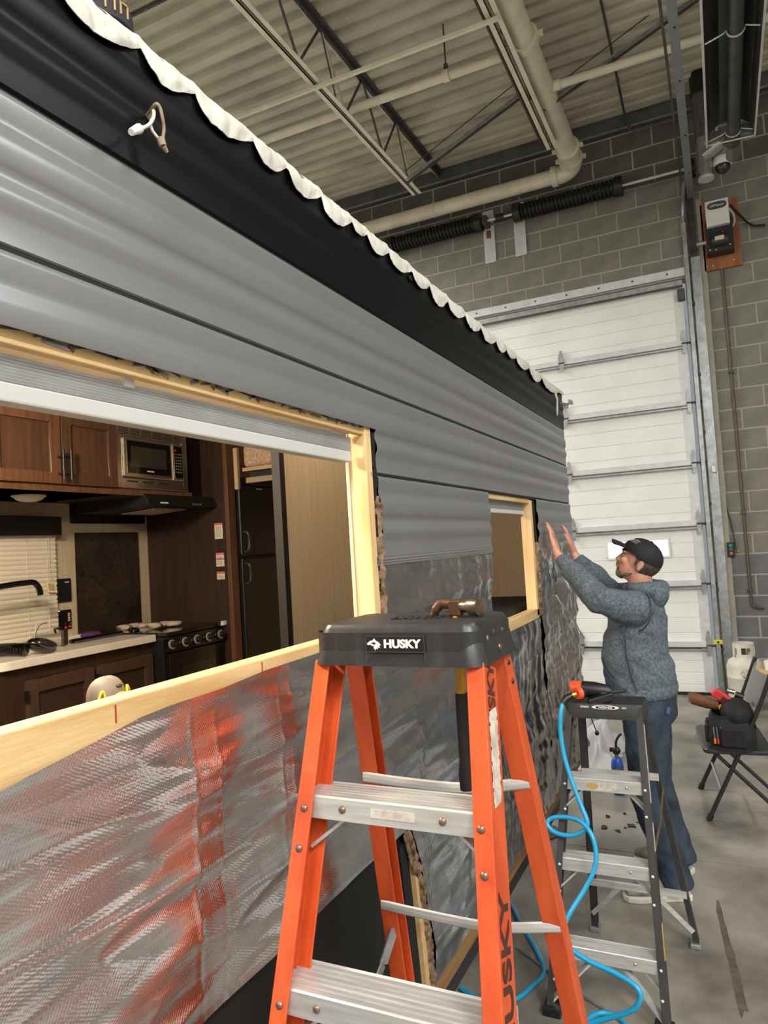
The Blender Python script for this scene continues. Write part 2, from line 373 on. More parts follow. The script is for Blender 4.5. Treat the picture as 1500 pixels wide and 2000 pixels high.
# ------------------------------------------------------------------ overhead door
door = thing('door_1', ((DL + DR) / 2, YB, 0), kind='structure')
joints = [-.02, .52, 1.205, 1.873, 2.556, 3.236, 3.916, 4.69]
YD = YB + .012
wx0, wx1, wz0, wz1 = -1.24, -.585, 1.565, 1.745           # vision panel
for i in range(7):
    z0, z1 = joints[i], joints[i + 1]; nrib = 4 if i < 6 else 5
    # corrugated face: shallow steps
    prof = []; h = (z1 - z0 - .012) / nrib
    for k in range(nrib):
        za = z0 + .006 + k * h
        prof += [(0, za), (-.0, za + h - .014), (.008, za + h - .009), (.008, za + h - .003)]
    prof.append((0, z1 - .006))
    def face(x0, x1, zlo=None, zhi=None):
        pp = [q for q in prof if (zlo is None or q[1] >= zlo) and (zhi is None or q[1] <= zhi)]
        if zlo is not None: pp = [(0, zlo)] + pp
        if zhi is not None: pp = pp + [(0, zhi)]
        b = MB(); n = len(pp); vs = [(x0, YD + d, z) for d, z in pp] + [(x1, YD + d, z) for d, z in pp]
        b.add(vs, [(j, j + 1, n + j + 1, n + j) for j in range(n - 1)]); return b
    if i == 2:
        b = face(DL, wx0); c = face(wx1, DR); d = face(wx0, wx1, None, wz0); e = face(wx0, wx1, wz1, None)
        for q in (c, d, e): b.add(q.v, q.f)
    else: b = face(DL, DR)
    b.box(DL, wx0 - .02 if i == 2 else DR, YD + .012, YD + .045, z0, z1)
    sec = b.build('door_section', M_door, door, keep=True)
    # stiffening strut along the top edge of each section
    if i < 6:
        MB().box(DL, DR, YD - .030, YD, z1 + .012, z1 + .075).build('section_rail', M_galv_w, door, bevel=.003)
        MB().sect([(0, 0), (-.05, 0), (-.05, .018), (-.043, .018), (-.043, .006), (0, .006)], (0, 1, 0), (0, 0, 1), (DL, YD, z1 - .022), (DR, YD, z1 - .022)).build('strut', M_galv, door)
        MB().box(DL, DR, YD - .004, YD + .003, z1 - .022, z1 - .002).build('joint_seal', M_rubber, door)
    # end stile plate
    MB().box(DR - .105, DR, YD - .010, YD + .004, z0 + .004, z1 - .004).build('end_stile', M_galv_w, door, bevel=.002)
    for hx in (-1.62, -2.75, DR - .03):
        if i < 6:
            s_ = .5 if hx > -1 else .62
            zz = z1 + .03
            pts = [(-.05 * s_, .0), (.05 * s_, 0), (.05 * s_, .08), (.018 * s_, .16), (-.018 * s_, .16), (-.05 * s_, .08)]
            MB().prism([(hx + u, YD - .034, zz + v) for u, v in pts], (0, -.006, 0)).build('hinge', M_galv, door)
            pts = [(-.05 * s_, 0), (.05 * s_, 0), (.03 * s_, -.11), (-.03 * s_, -.11)]
            MB().prism([(hx + u, YD - .05, zz + v) for u, v in pts], (0, -.006, 0)).build('hinge', M_galv, door)
            MB().cyl((hx - .05 * s_, YD - .046, zz), (hx + (.05 * s_ if hx < -1 else .14), YD - .046, zz), .013, n=8).build('hinge_pin', M_steel_d, door)
MB().box(DL, DR, YD - .06, YD, 4.60, 4.675).build('top_strut', M_galv, door, bevel=.004)
MB().box(DL, DR, YD - .065, YD - .055, 4.59, 4.612).build('top_strut_lip', M_steel_d, door)
MB().box(DR - .06, DR + .02, YD - .10, YD, 4.44, 4.56).build('top_bracket', M_steel_d, door, bevel=.006)
MB().box(DL, DR, YD - .03, YD + .03, -.0, .03).build('bottom_seal', M_rubber, door)
fr = MB()
for a in ((wx0 - .025, wx1 + .025, wz0 - .025, wz0), (wx0 - .025, wx1 + .025, wz1, wz1 + .025), (wx0 - .025, wx0, wz0, wz1), (wx1, wx1 + .025, wz0, wz1)):
    fr.box(a[0], a[1], YD - .012, YD + .03, a[2], a[3])
wnd = thing('window_1', ((wx0 + wx1) / 2, YD, wz0), kind='structure')
fr.build('window_frame', M_white, wnd, bevel=.006)
MB().box(wx0, wx1, YD + .01, YD + .016, wz0, wz1).build('pane', glow('daylight_pane', (244, 250, 255), 3.2), wnd)

# ------------------------------------------------------------------ door track, post and high-lift track
t = thing('door_track', (-.12, YB, 0), 'grey steel door track with roller stems standing right of the white door', 'track')
tx = -.155
MB().sect([(0, 0), (-.012, 0), (-.012, -.055), (.03, -.055), (.03, -.048), (-.005, -.048), (-.005, -.007), (0, -.007)], (1, 0, 0), (0, 1, 0), (tx, YB - .03, .03), (tx, YB - .03, 5.3)).build('roller_track', M_galv, t)
MB().sect([(0, 0), (.085, 0), (.085, -.006), (.006, -.006), (.006, -.08), (0, -.08)], (1, 0, 0), (0, 1, 0), (tx + .045, YB - .002, 0), (tx + .045, YB - .002, 5.75)).build('track_angle', M_steel_d, t)
MB().box(tx + .053, tx + .15, YB - .05, YB + .005, 0, 4.9).build('jamb_plate', M_galv, t)
MB().box(tx + .152, tx + .205, YB - .035, YB + .0, 0, 5.55).build('jamb_board', mat('jamb_paint', (150, 145, 132), .6, var=.1, vs=5), t)
for z in (.5, 1.15, 2.1, 2.9, 3.55, 4.35):
    MB().box(tx + .03, tx + .06, YB - .075, YB - .03, z, z + .035).build('track_bracket', M_steel_d, t)
MB().tube(spline([(tx + .01, YB - .055, 5.2), (tx + .015, YB - .07, 5.42), (tx + .03, YB - .2, 5.53), (tx + .05, YB - .5, 5.56)], 5), .02, 6).build('track_curve', M_galv, t)
t = thing('high_lift_track', (-.08, 6, 5.5), 'light grey perforated angle track running overhead from the door to the camera', 'track')
MB().sect([(0, 0), (.07, 0), (.07, .008), (.008, .008), (.008, .09), (0, .09)], (1, 0, 0), (0, 0, 1), (-.085, 2.6, 5.56), (-.085, 8.62, 5.56)).build('angle', mat('track_grey', (138, 142, 146), .45, metal=.4, var=.08), t)
MB().sect([(-.05, 0), (-.03, 0), (-.03, .07), (-.05, .07)], (1, 0, 0), (0, 0, 1), (-.085, 2.6, 5.57), (-.085, 8.6, 5.57)).build('roller_track', M_steel_d, t)
for y in (4.9, 5.6, 6.3, 7.2, 8.0): MB().cyl((-.045, y, 5.555), (-.045, y, 5.562), .009, n=8).build('hole_rim', M_black, t)

# ------------------------------------------------------------------ torsion springs above the door
t = thing('torsion_spring_shaft', (-1.8, 8.55, 5.76), 'horizontal shaft with two black torsion springs above the white door', 'door spring')
MB().cyl((-4.6, 8.56, 5.875), (.02, 8.56, 5.875), .016, n=10).build('shaft', M_galv_w, t, smooth=60)
MB().cyl((-4.6, 8.60, 5.84), (-.1, 8.60, 5.84), .01, n=8).build('lower_rod', M_steel_d, t, smooth=60)
for x0, x1 in ((-3.72, -2.50), (-2.0, -.80)):
    pts = []; turns = 26
    for k in range(turns * 14 + 1):
        a = 2 * PI * k / 14; pts.append((lerp(x0, x1, k / (turns * 14)), 8.56 + .083 * math.cos(a), 5.875 + .083 * math.sin(a)))
    MB().tube(pts, .0215, 6).build('spring', M_springs, t, smooth=60)
    for xe in (x0, x1): MB().cyl((xe - .045, 8.56, 5.875), (xe + .045, 8.56, 5.875), .113, n=20).build('spring_cone', M_black, t, smooth=40)
for xa in (-2.48, -2.085):
    MB().box(xa, xa + .145, YB - .02, YB - .002, 5.385, 6.06).build('bearing_plate', M_galv_w, t, bevel=.003)
    MB().box(xa + .04, xa + .1, 8.5, YB - .02, 5.82, 5.93).build('bearing_bracket', M_steel_d, t, bevel=.004)
MB().cyl((-2.27, 8.56, 5.875), (-2.17, 8.56, 5.875), .045, n=12).build('shaft_coupling', M_black, t, smooth=40)
MB().box(-2.44, -2.38, YB - .024, YB - .018, 5.70, 5.80).build('warning_tag', mat('tag_brown', (96, 74, 48), .7), t)
MB().cyl((-.09, 8.56, 5.86), (.02, 8.56, 5.86), .1, n=20).build('cable_drum', M_black, t, smooth=40)

# ------------------------------------------------------------------ tube heater, flue, dome camera
t = thing('tube_heater', (.32, 5, 5.3), 'long dark infrared tube heater with folded reflector hanging top right', 'heater')
refl = [(-.19, -.02), (-.165, .11), (-.08, .17), (.08, .17), (.165, .11), (.19, -.02)]
xc, zc, y0, y1 = .325, 5.36, 1.2, 7.1
b = MB(); pr = refl + [(u * .97, v - .006) for u, v in refl[::-1]]
b.sect(pr, (1, 0, 0), (0, 0, 1), (xc, y0, zc), (xc, y1, zc)); b.build('reflector', mat('heater_metal', (98, 98, 98), .4, metal=.85, var=.15, vs=5), t)
MB().cyl((xc + .02, y0, zc + .05), (xc + .03, y1 + .25, zc + .05), .052, n=20).build('burner_tube', M_steel_d, t, smooth=60)
for y in (2.5, 4.1, 5.6, 7.05):
    hang = [(xc - .21, y, zc - .01), (xc - .06, y, zc + .03)] + [(xc + .025 + .062 * math.cos(a), y, zc + .045 + .062 * math.sin(a)) for a in [PI + PI * k / 8 for k in range(9)]] + [(xc + .2, y, zc + .0)]
    MB().tube(hang, .0065, 6).build('wire_hanger', M_galv_w, t, smooth=60)
for sx in (-1, 1): MB().box(xc + sx * .195 - .008, xc + sx * .195 + .008, y0, y1, zc - .03, zc - .012).build('reflector_edge', M_galv_w, t)
MB().tube([(xc - .2, y1 + .02, zc - .0), (xc + .2, y1 + .02, zc - .02)], .007, 6).build('end_wire', M_galv_w, t)
for sx in (-.11, .15): MB().box(xc + sx - .06, xc + sx + .06, y1 - .01, y1, zc - .0, zc + .1).build('end_plate', M_galv, t)
MB().cyl((xc + .03, y1 + .2, zc + .05), (xc + .03, y1 + .45, zc + .05), .062, n=18).build('tube_coupling', mat('tan_metal', (130, 122, 108), .45, metal=.6), t, smooth=50)
t = thing('flue_pipe', (.12, 8.25, 5.5), 'galvanised round flue pipe with tee dropping from the roof beside the heater', 'pipe')
MB().cyl((.118, 8.25, 6.0), (.12, 8.25, 6.72), .084, n=20).build('flue', mat('flue_metal', (118, 118, 116), .35, metal=.8, var=.25, vs=4, st=(6, 6, 1)), t, smooth=60)
MB().cyl((.119, 8.25, 6.48), (.12, 8.25, 6.72), .092, n=20).build('flue_collar', M_black, t, smooth=50)
M_tin = mat('bright_tin', (190, 192, 190), .28, metal=.9, var=.1)
MB().cyl((.117, 8.25, 5.56), (.118, 8.25, 6.02), .076, n=20).cyl((.12, 8.22, 5.80), (.29, 8.14, 5.87), .07, n=18).build('tee', M_tin, t, smooth=50)
MB().cyl((.117, 8.25, 5.555), (.117, 8.25, 5.585), .08, n=20).build('tee_cap', M_galv_w, t, smooth=40)
t = thing('dome_camera', (.28, 8.3, 5.6), 'white dome security camera on a grey bracket under the heater', 'camera')
MB().box(.20, .36, 8.24, 8.36, 5.77, 5.88).build('mount_box', mat('cam_grey', (150, 150, 150), .5), t, bevel=.008)
MB().cyl((.26, 8.3, 5.88), (.25, 8.3, 6.15), .009, n=8).build('stem', M_galv_w, t)
MB().lathe([(.03, .11), (.09, .10), (.10, .06), (.098, .03), (.085, .02)], (.285, 8.28, 5.655), n=20).build('housing', M_white, t, smooth=50)
MB().ball((.285, 8.28, 5.675), (.078, .078, .085), 18, 10).build('dome', mat('smoked', (38, 40, 42), .12, coat=.5), t, smooth=180)

# ------------------------------------------------------------------ door operator on its board
t = thing('door_operator', (.2, 8.68, 4.72), 'motor door operator with white cover box on a stained plywood board', 'door opener')
M_ply = mat('stained_ply', (126, 74, 38), .6, c2=(156, 98, 54), vs=5, st=(3, 3, .6), detail=7)
MB().box(.03, .41, YB - .035, YB, 4.71, 5.47).build('backing_board', M_ply, t, bevel=.003)
MB().box(.07, .34, YB - .2, YB - .035, 4.85, 5.20).build('gear_plate', M_black, t, bevel=.008)
MB().box(.085, .315, YB - .26, YB - .06, 5.12, 5.40).build('cover_box', mat('box_white', (206, 208, 206), .45, var=.05), t, bevel=.008)
b = MB(); b.prism([(.20 + .095 * math.copysign(abs(math.cos(a)) ** .55, math.cos(a)), YB - .2615, 5.335 + .04 * math.copysign(abs(math.sin(a)) ** .8, math.sin(a))) for a in [2 * PI * k / 28 for k in range(28)]], (0, -.002, 0))
b.build('badge', mat('badge_green', (52, 66, 68), .4), t)
lettering('badge_lettering', 'LiftMaster', .036, (.20, YB - .2645, 5.335), (1, 0, 0), (0, 0, 1), M_white, t)
MB().cyl((.12, YB - .17, 4.98), (.28, YB - .17, 4.98), .085, n=20).build('motor', mat('motor_black', (30, 30, 36), .35, coat=.3), t, smooth=40)
MB().box(.155, .245, YB - .258, YB - .25, 4.955, 5.0).build('rating_plate', mat('plate', (202, 186, 170), .5), t)
MB().cyl((-.03, YB - .16, 4.99), (.12, YB - .16, 4.99), .024, n=12).build('output_shaft', M_galv, t, smooth=40)
MB().tube(spline([(.325, YB - .1, 5.33), (.36, YB - .11, 5.25), (.355, YB - .13, 5.14), (.30, YB - .16, 5.07)], 6), .012, 8).build('flex_conduit', M_galv_w, t, smooth=60)
b = MB()
for x, z in ((.10, 4.88), (.30, 4.9), (.16, 4.87), (.24, 5.05), (.06, 4.76), (.33, 4.78), (.12, 4.76)): b.ball((x, YB - .21 if .07 < x < .34 and z > 4.8 else YB - .036, z), .008, 8, 5)
b.build('bolt_heads', M_galv_w, t)
single('black_cable', MB().tube(spline([(.33, YB - .1, 5.38), (.40, YB - .07, 5.28), (.52, YB - .05, 5.12), (.66, YB - .05, 5.08)], 6), .011, 8), M_rubber, 'black cable drooping right from the door operator', 'cable', smooth=60)
t = thing('wall_conduit', (.21, YB - .02, .95), 'thin rusty conduit running down the block wall below the door operator', 'conduit')
MB().tube([(.205, YB - .02, 4.72), (.215, YB - .02, 1.0)], .015, 8).build('pipe_run', mat('rust_conduit', (98, 86, 76), .5, metal=.4, var=.2), t, smooth=60)
MB().tube([(.215, YB - .02, 1.0), (.23, YB - .03, .975), (.33, YB - .05, .955)], .014, 8).build('bent_end', M_steel_d, t, smooth=60)
for z in (3.55, 2.0, 1.15): MB().box(.185, .24, YB - .04, YB, z - .015, z + .015).build('clip', M_steel_d, t)
t = thing('push_button_box', (.055, YB - .03, 1.52), 'small black door control box with green and red buttons on the wall', 'switch')
MB().box(.02, .095, YB - .06, YB, 1.52, 1.68).build('housing', M_black, t, bevel=.006)
for z, c in ((1.645, (30, 120, 96)), (1.605, (24, 96, 80)), (1.56, (190, 62, 40))): MB().cyl((.057, YB - .06, z), (.057, YB - .07, z), .017, n=12).build('button', mat('button', c, .4, emit=.25), t)
MB().cyl((.13, YB - .03, 1.58), (.13, YB, 1.58), .014, n=10).build('cord_grip', mat('brass', (150, 120, 60), .4, metal=.6), t)
t = thing('wall_sensor', (-.045, YB - .06, 2.46), 'small white sensor box on the door post halfway up', 'sensor')
MB().box(-.065, -.028, YB - .085, YB - .036, 2.46, 2.53).build('housing', M_white, t, bevel=.004)
MB().tube(spline([(-.03, YB - .05, 2.47), (.02, YB - .02, 2.2), (.08, YB - .015, 1.9), (.11, YB - .015, 1.6)], 6), .005, 6).build('lead', M_steel_d, t, smooth=60)
t = thing('track_clamp', (-.15, YB - .09, .58), 'small yellow clamp lock on the lower door track', 'clamp')
MB().box(-.19, -.10, YB - .12, YB - .085, .58, .625).build('body', mat('clamp_yellow', (214, 196, 40), .4), t, bevel=.004)
MB().cyl((-.145, YB - .125, .602), (-.145, YB - .12, .602), .012, n=10).build('screw', M_black, t)

# ================================================================== THE TRAILER
XW = -.90
def W(px, py, dx=0): return onX(px, py, XW + dx)
ZT, ZB = 2.805, .49
YF, YN = 4.74, -1.6                                    # far and near ends
Z1, Z2, Z3 = 2.555, 2.3135, 2.064                      # siding seams
YO, ZO, ZS = 1.81, 2.197, 1.628                        # big opening: far jamb, siding edge, sill top
M_grey = mat('siding_grey', (132, 133, 136), .29, metal=.4, var=.03, vs=3, spec=.5)
M_sblack = mat('siding_black', (9, 10, 13), .36, spec=.22)
M_wood = mat('pine', (210, 182, 132), .6, c2=(188, 152, 100), vs=7, st=(3, .35, 3), detail=6, bump=.1, bs=40)
M_woodv = mat('pine_upright', (220, 192, 142), .6, c2=(198, 160, 108), vs=7, st=(3, 3, .35), detail=6)
M_membrane = mat('roof_membrane', (214, 214, 206), .55, c2=(188, 186, 174), vs=14, detail=6, bump=.3, bs=30)
M_dark = mat('dark_core', (30, 25, 22), .9, var=.3, vs=20)
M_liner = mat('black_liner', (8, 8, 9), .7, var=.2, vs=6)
M_fluff = mat('insulation', (150, 124, 96), .95, c2=(70, 50, 36), vs=26, detail=6, bump=.6, bs=60)
M_frame = mat('chassis', (40, 41, 43), .45, var=.2)
M_vinyl = mat('beige_panel', (228, 208, 174), .5, c2=(206, 180, 142), vs=9, st=(26, 26, .35), detail=5, lo=.3, hi=.7)
M_foil = mat('foil', (226, 227, 230), .19, metal=1, c2=(192, 193, 197), vs=5, st=(1, .6, 2.4), detail=6, rvar=.08)
# woven scrim in the foil: a fine criss-cross relief
nt = M_foil.node_tree; N = nt.nodes; L = nt.links; bs_ = N['Principled BSDF']
tc = N.new('ShaderNodeTexCoord'); hs = []
for rot in (.5, -.9):
    mp = N.new('ShaderNodeMapping'); mp.inputs['Rotation'].default_value = (rot, 0, 0); L.new(tc.outputs['Object'], mp.inputs[0])
    wv = N.new('ShaderNodeTexWave'); wv.bands_direction = 'Z'; wv.inputs['Scale'].default_value = 62; wv.inputs['Distortion'].default_value = 1.2; wv.inputs['Detail'].default_value = 1; L.new(mp.outputs[0], wv.inputs[0]); hs.append(wv)
ad = N.new('ShaderNodeMath'); ad.operation = 'ADD'; L.new(hs[0].outputs['Fac'], ad.inputs[0]); L.new(hs[1].outputs['Fac'], ad.inputs[1])
nz = N.new('ShaderNodeTexNoise'); nz.inputs['Scale'].default_value = 9; nz.inputs['Detail'].default_value = 5
mp = N.new('ShaderNodeMapping'); mp.inputs['Scale'].default_value = (1, .22, 2.6); mp.inputs['Rotation'].default_value = (.10, 0, 0); L.new(tc.outputs['Object'], mp.inputs[0]); L.new(mp.outputs[0], nz.inputs['Vector'])
b1 = N.new('ShaderNodeBump'); b1.inputs['Strength'].default_value = .065; b1.inputs['Distance'].default_value = .003; L.new(ad.outputs[0], b1.inputs['Height'])
b2 = N.new('ShaderNodeBump'); b2.inputs['Strength'].default_value = .4; b2.inputs['Distance'].default_value = .012; L.new(nz.outputs['Fac'], b2.inputs['Height']); L.new(b1.outputs[0], b2.inputs['Normal']); L.new(b2.outputs[0], bs_.inputs['Normal'])

M_foilp = mat('foil_plain', (170, 170, 172), .35, metal=.9)
TR = thing('travel_trailer', (-2.2, 1.6, ZB), 'stripped travel trailer with grey and black ribbed siding and bare foil below', 'trailer')

# ---- ribbed siding, one object per course
RIB = [(0, 0), (.02, .004), (.05, .004), (.17, .002), (.19, .0005), (.23, .002), (.31, .0085), (.34, .0095), (.45, .0095), (.49, .005), (.52, .001), (.57, .0015), (.64, .0085), (.67, .0095), (.72, .0095), (.78, .002), (.82, .0008), (.93, .0015), (.985, .003), (1, -.004)]
def siding(name, m, zt, zb, ya, yb, zcut=None, lean=0, pitch=0, parent=TR, amp=1, dx=0):
    """course from zt down to zb along the wall; zcut cuts it short (an opening's edge)"""
    pr = [(zt + (zb - zt) * s, d * amp * .85) for s, d in RIB]
    if zcut is not None:
        q = [p for p in pr if p[0] > zcut]; nxt = [p for p in pr if p[0] <= zcut][0]; f = (q[-1][0] - zcut) / max(1e-6, q[-1][0] - nxt[0]); q.append((zcut, lerp(q[-1][1], nxt[1], f))); pr = q
    b = MB(); ny = max(2, int((yb - ya) / .12))
    def fn(u, v):
        k = v * (len(pr) - 1); i = min(int(k + 1e-6), len(pr) - 1); z, d = pr[i]; y = lerp(ya, yb, u)
        wob = .0022 * noise.noise(Vector((y * 1.1, z * 3, 4.2)))
        return Vector((XW + dx + d + wob + lean * (zt - z), y, z + pitch * (y - ya) * ((zt - z) / max(1e-6, zt - zb))))
    b.grid(fn, ny, len(pr) - 1)
    return b.build(name, m, parent, smooth=50, solid=.0016)
tag(siding('siding_course', M_sblack, ZT, Z1 + .001, YN, YF, amp=.9), 'black ribbed siding course')
siding('siding_course', M_grey, Z1 - .004, Z2 + .004, YN, YF, dx=-.003)
siding('siding_course', M_grey, Z2 - .004, Z3 + .004, YN, YO + .056, zcut=ZO, dx=-.003)
siding('siding_course', M_grey, Z2 - .004, Z3 + .004, YO + .056, YF, dx=-.003)
yl, yr = W(738, 1000).y, W(957, 1010).y
siding('siding_course', M_grey, Z3 - .004, W(738, 1088).z, YO + .060, yr, dx=-.003)
tag(siding('hem_strip', M_grey, W(738, 1086).z, W(738, 1086).z - .028, W(738, 1086).y, yr + .003, amp=.3, dx=-.001), 'flat grey hem strip')
ya2, yb2 = W(1046, 980).y, YF
siding('siding_course', M_grey, Z3 - .004, W(1062, 1071).z, ya2, yb2, dx=.0, lean=-.0, amp=1.15)
for z in (Z1, Z2): MB().box(XW - .014, XW - .004, YN, YF, z - .008, z + .008).build('seam_shade_strip', M_rubber, TR)  # black strips painted in for the shade under each siding lap
MB().box(XW - .014, XW - .004, W(727, 930).y, YF, Z3 - .006, Z3 + .006).build('seam_shade_strip', M_rubber, TR)  # same dark strip for the shade in the lowest seam

# ---- wall core behind the skin (with both openings), roof, floor, far sides
wl, wr, wtz, wbz = W(952, 965).y, W(1030, 976, -.03).y, 2.045, onX(1039, 1187, XW - .05).z
XI = XW - .055
core = MB()
core.box(XI, XW - .028, YN, YF, ZO + .01, ZT)                                  # above openings
core.box(XI, XW - .028, YO + .04, wl, ZS - .04, ZO + .01)
core.box(XI, XW - .028, wr + .02, YF, wbz - .02, ZO + .01)
core.box(XI, XW - .028, wl, wr + .02, wtz + .02, ZO + .01)
core.box(XI, XW - .028, YO + .2, YF, ZB + .02, wbz - .02)
core.box(XI, XW - .028, YN, YO + .2, 1.035, ZS - .05)
core.build('wall_core', M_dark, TR)
MB().box(-3.52, XW - .02, YN, YF, ZT - .03, ZT + .015).build('roof', M_membrane, TR)
MB().box(-3.52, XI, YN, YF, 2.655, 2.675).build('ceiling_panel', mat('trailer_ceiling', (214, 204, 186), .6), TR)
MB().box(-3.52, XW - .06, YN, YF, ZB, ZB + .05).build('floor_deck', mat('trailer_floor', (70, 56, 44), .5), TR)
MB().box(-3.54, -3.44, YN, YF, ZB, ZT).build('far_wall', mat('far_wall_skin', (200, 188, 164), .55), TR)
MB().box(-3.54, XW - .02, YN - .04, YN, ZB, ZT).build('end_wall', mat('end_skin', (170, 168, 160), .5), TR)
MB().box(-3.54, XW - .02, YF - .02, YF, ZB, ZT).build('end_wall', M_vinyl, TR)

# ---- roof membrane flap, scalloped along the top edge
b = MB(); nY = 420
scal = [onX(px, py, XW).y for px, py in ((100, 0), (270, 95), (375, 185), (490, 280), (555, 338), (622, 392), (682, 440), (712, 463), (754, 498), (800, 535), (835, 565), (870, 592), (905, 618), (935, 640), (965, 660), (985, 680), (1005, 695), (1030, 718), (1055, 738), (1090, 770))]
def drop(y):
    for a, c in zip(scal, scal[1:]):
        if a <= y < c:
            t = (y - a) / (c - a); return .016 + min(.062, .36 * (c - a)) * (t ** .5 * (1 - t) / .385) * (.75 + .35 * noise.noise(Vector((a * 9, 0, 0))))
    return .02
def flap(u, v):
    y = lerp(.3, YF + .01, u); d = drop(y); z = 2.83 - v * (d + .028)
    x = XW + .004 + .012 * math.sin(v * PI * .8) * (d / .06) + .004 * v + .004 * noise.noise(Vector((y * 30, v * 3, 1))) + .003 * noise.noise(Vector((y * 70, v * 6, 3)))
    return Vector((x - .03 * (1 - v) ** 3, y, z + .004 * noise.noise(Vector((y * 22, v, 7)))))
b.grid(flap, 700, 9); tag(b.build('roof_membrane_flap', M_membrane, TR, smooth=50, solid=.002), 'torn white scalloped roof membrane edge')
pt = W(1080, 765)
b = MB(); b.tube([pt + Vector((.012, 0, 0)), pt + Vector((.02, .02, -.05)), pt + Vector((.014, .03, -.1)), pt + Vector((.012, .02, -.15))], [(.004, .024), (.003, .02), (.004, .022), (.002, .012)], 6, flat=(1, 0, 0)); b.build('torn_strip', M_membrane, TR)
b = MB(); b.tube([W(1092, 788) + Vector((.005, 0, 0)), (XW + .03, YF + .05, 2.73), (XW + .035, YF + .1, 2.75)], .008, 6).box(XW + .01, XW + .03, YF + .0, YF + .05, 2.70, 2.73).box(XW + .028, XW + .042, YF + .07, YF + .16, 2.742, 2.765); b.build('corner_bracket', M_galv, TR)

# ---- clearance light wires dangling from the black course
hp = W(296, 205)
t = thing('dangling_wires', hp, 'white lamp wires with connectors dangling from the black siding', 'wire')
M_wire = mat('white_wire', (212, 206, 190), .5); M_wireb = mat('twine', (150, 132, 112), .8)
MB().tube(spline([W(288, 226, .004), W(297, 212, .03), W(305, 203, .045), W(312, 210, .05), W(317, 228, .05), W(320, 250, .045), W(318, 270, .04)], 6), .0032, 6).build('wire', M_wireb, t, smooth=60)
MB().tube(spline([W(290, 230, .004), W(299, 215, .03), W(300, 228, .04), W(292, 243, .045), W(278, 250, .05), W(268, 254, .05)], 6), .0034, 6).build('wire', M_wire, t, smooth=60)
MB().tube(spline([W(294, 228, .004), W(296, 250, .03), W(304, 264, .038), W(313, 273, .04)], 6), .0028, 6).build('wire', M_wire, t, smooth=60)
MB().cyl(W(272, 251, .05), W(256, 258, .052), .0085, .006, 8).build('connector', M_white, t, smooth=50)
MB().cyl(W(313, 270, .04), W(318, 285, .042), .008, .007, 8).cyl(W(319, 285, .042), W(327, 298, .043), .006, .003, 8).build('connector', M_wireb, t, smooth=50)
sc = W(797, 545)
MB().ball(sc + Vector((.008, 0, 0)), (.006, .012, .012), 10, 6).build('screw_cap', M_sblack, TR, smooth=180)

hc = onZ(203, 40, 2.83); hc = Vector((XW - .06, W(203, 30).y * 1.06, 2.825))
t = thing('ball_cap', hc, 'dark cap with gold lettering peeking over the trailer roof edge', 'cap')
MB().lathe([(.055, 0), (.055, .03), (.045, .052), (.02, .064), (.001, .066)], hc, n=20).build('crown', mat('navy_cap', (40, 36, 46), .8), t, smooth=60)
b = MB()
for a in (-.5, .0): q = hc + Vector((.0555 * math.cos(a), .0555 * math.sin(a), .022)); n_ = Vector((math.cos(a), math.sin(a), 0)); s_ = Vector((-n_.y, n_.x, 0)); b.obox(q + s_ * .008, n_ * .002, s_ * .003, (0, 0, .024)); b.obox(q - s_ * .008, n_ * .002, s_ * .003, (0, 0, .024)); b.obox(q + Vector((0, 0, .011)), n_ * .002, s_ * .016, (0, 0, .003))
b.build('gold_lettering', mat('gold_thread', (176, 150, 90), .6), t)

# ---- timber frame of the big opening
fr = thing('opening_frame', (XW, 1, ZS), None); fr.parent = TR; fr.location = Vector((XW, 1, ZS)) - wloc(TR)
zh = onX(0, 668, XW - .012).z
MB().box(XW - .032, XW - .010, YN, YO + .0, zh, ZO + .012).build('header_board', M_wood, fr, bevel=.002)
MB().box(XI - .004, XW - .004, YO - .004, YO + .033, ZS - .03, ZO + .004).build('jamb_stud', M_woodv, fr, bevel=.002)
MB().box(XI - .014, XI - .004, YO - .010, YO + .03, ZS - .03, ZO).build('jamb_trim', mat('trim_grey', (178, 166, 146), .5), fr)
MB().box(XI, XW - .009, YN, YO + .036, ZS - .085, ZS).build('sill_board', M_wood, fr, bevel=.003)
# torn membrane and splinters between siding and header
b = MB(); y = .5
rr_ = random.Random(5)
while y < YO:
    l = rr_.uniform(.015, .05); z = ZO + .004 - rr_.uniform(0, .008)
    b.obox((XW - .010, y, z), (.006, 0, 0), (0, l, rr_.uniform(-.01, .01)), (0, 0, rr_.uniform(.003, .008))); y += rr_.uniform(.02, .06)
tag(b.build('torn_foil_edge', M_foilp, fr), kind='stuff')
b = MB(); y = .5
while y < YO - .05:
    l = rr_.uniform(.006, .018); b.prism([(XW - .009, y, zh + .02), (XW - .009, y + l, zh + .018), (XW - .008, y + l * .7, zh + .011)], (.003, 0, 0)); y += rr_.uniform(.06, .2)
tag(b.build('splinters', mat('splinter', (120, 82, 46), .8), fr), kind='stuff')
b = MB(); y = .45
while y < YO - .1:                                     # red layout marks on the sill face
    b.box(XW - .0095, XW - .008, y, y + .003, ZS - .035, ZS - .006); y += .405
b.build('pencil_marks', mat('red_mark', (150, 52, 44), .7), fr)
# dark butyl strip and torn core beside the stud
b = MB(); zz = [ZO - .02 - k * .02 for k in range(24)]
for k, z in enumerate(zz[:-1]):
    wob = .004 * math.sin(k * 1.3); b.obox((XW - .008, YO + .046 + wob, z), (.012, 0, 0), (0, .013 + .004 * math.sin(k * 2.1), 0), (0, 0, .021))
b.build('butyl_tape', M_rubber, TR)

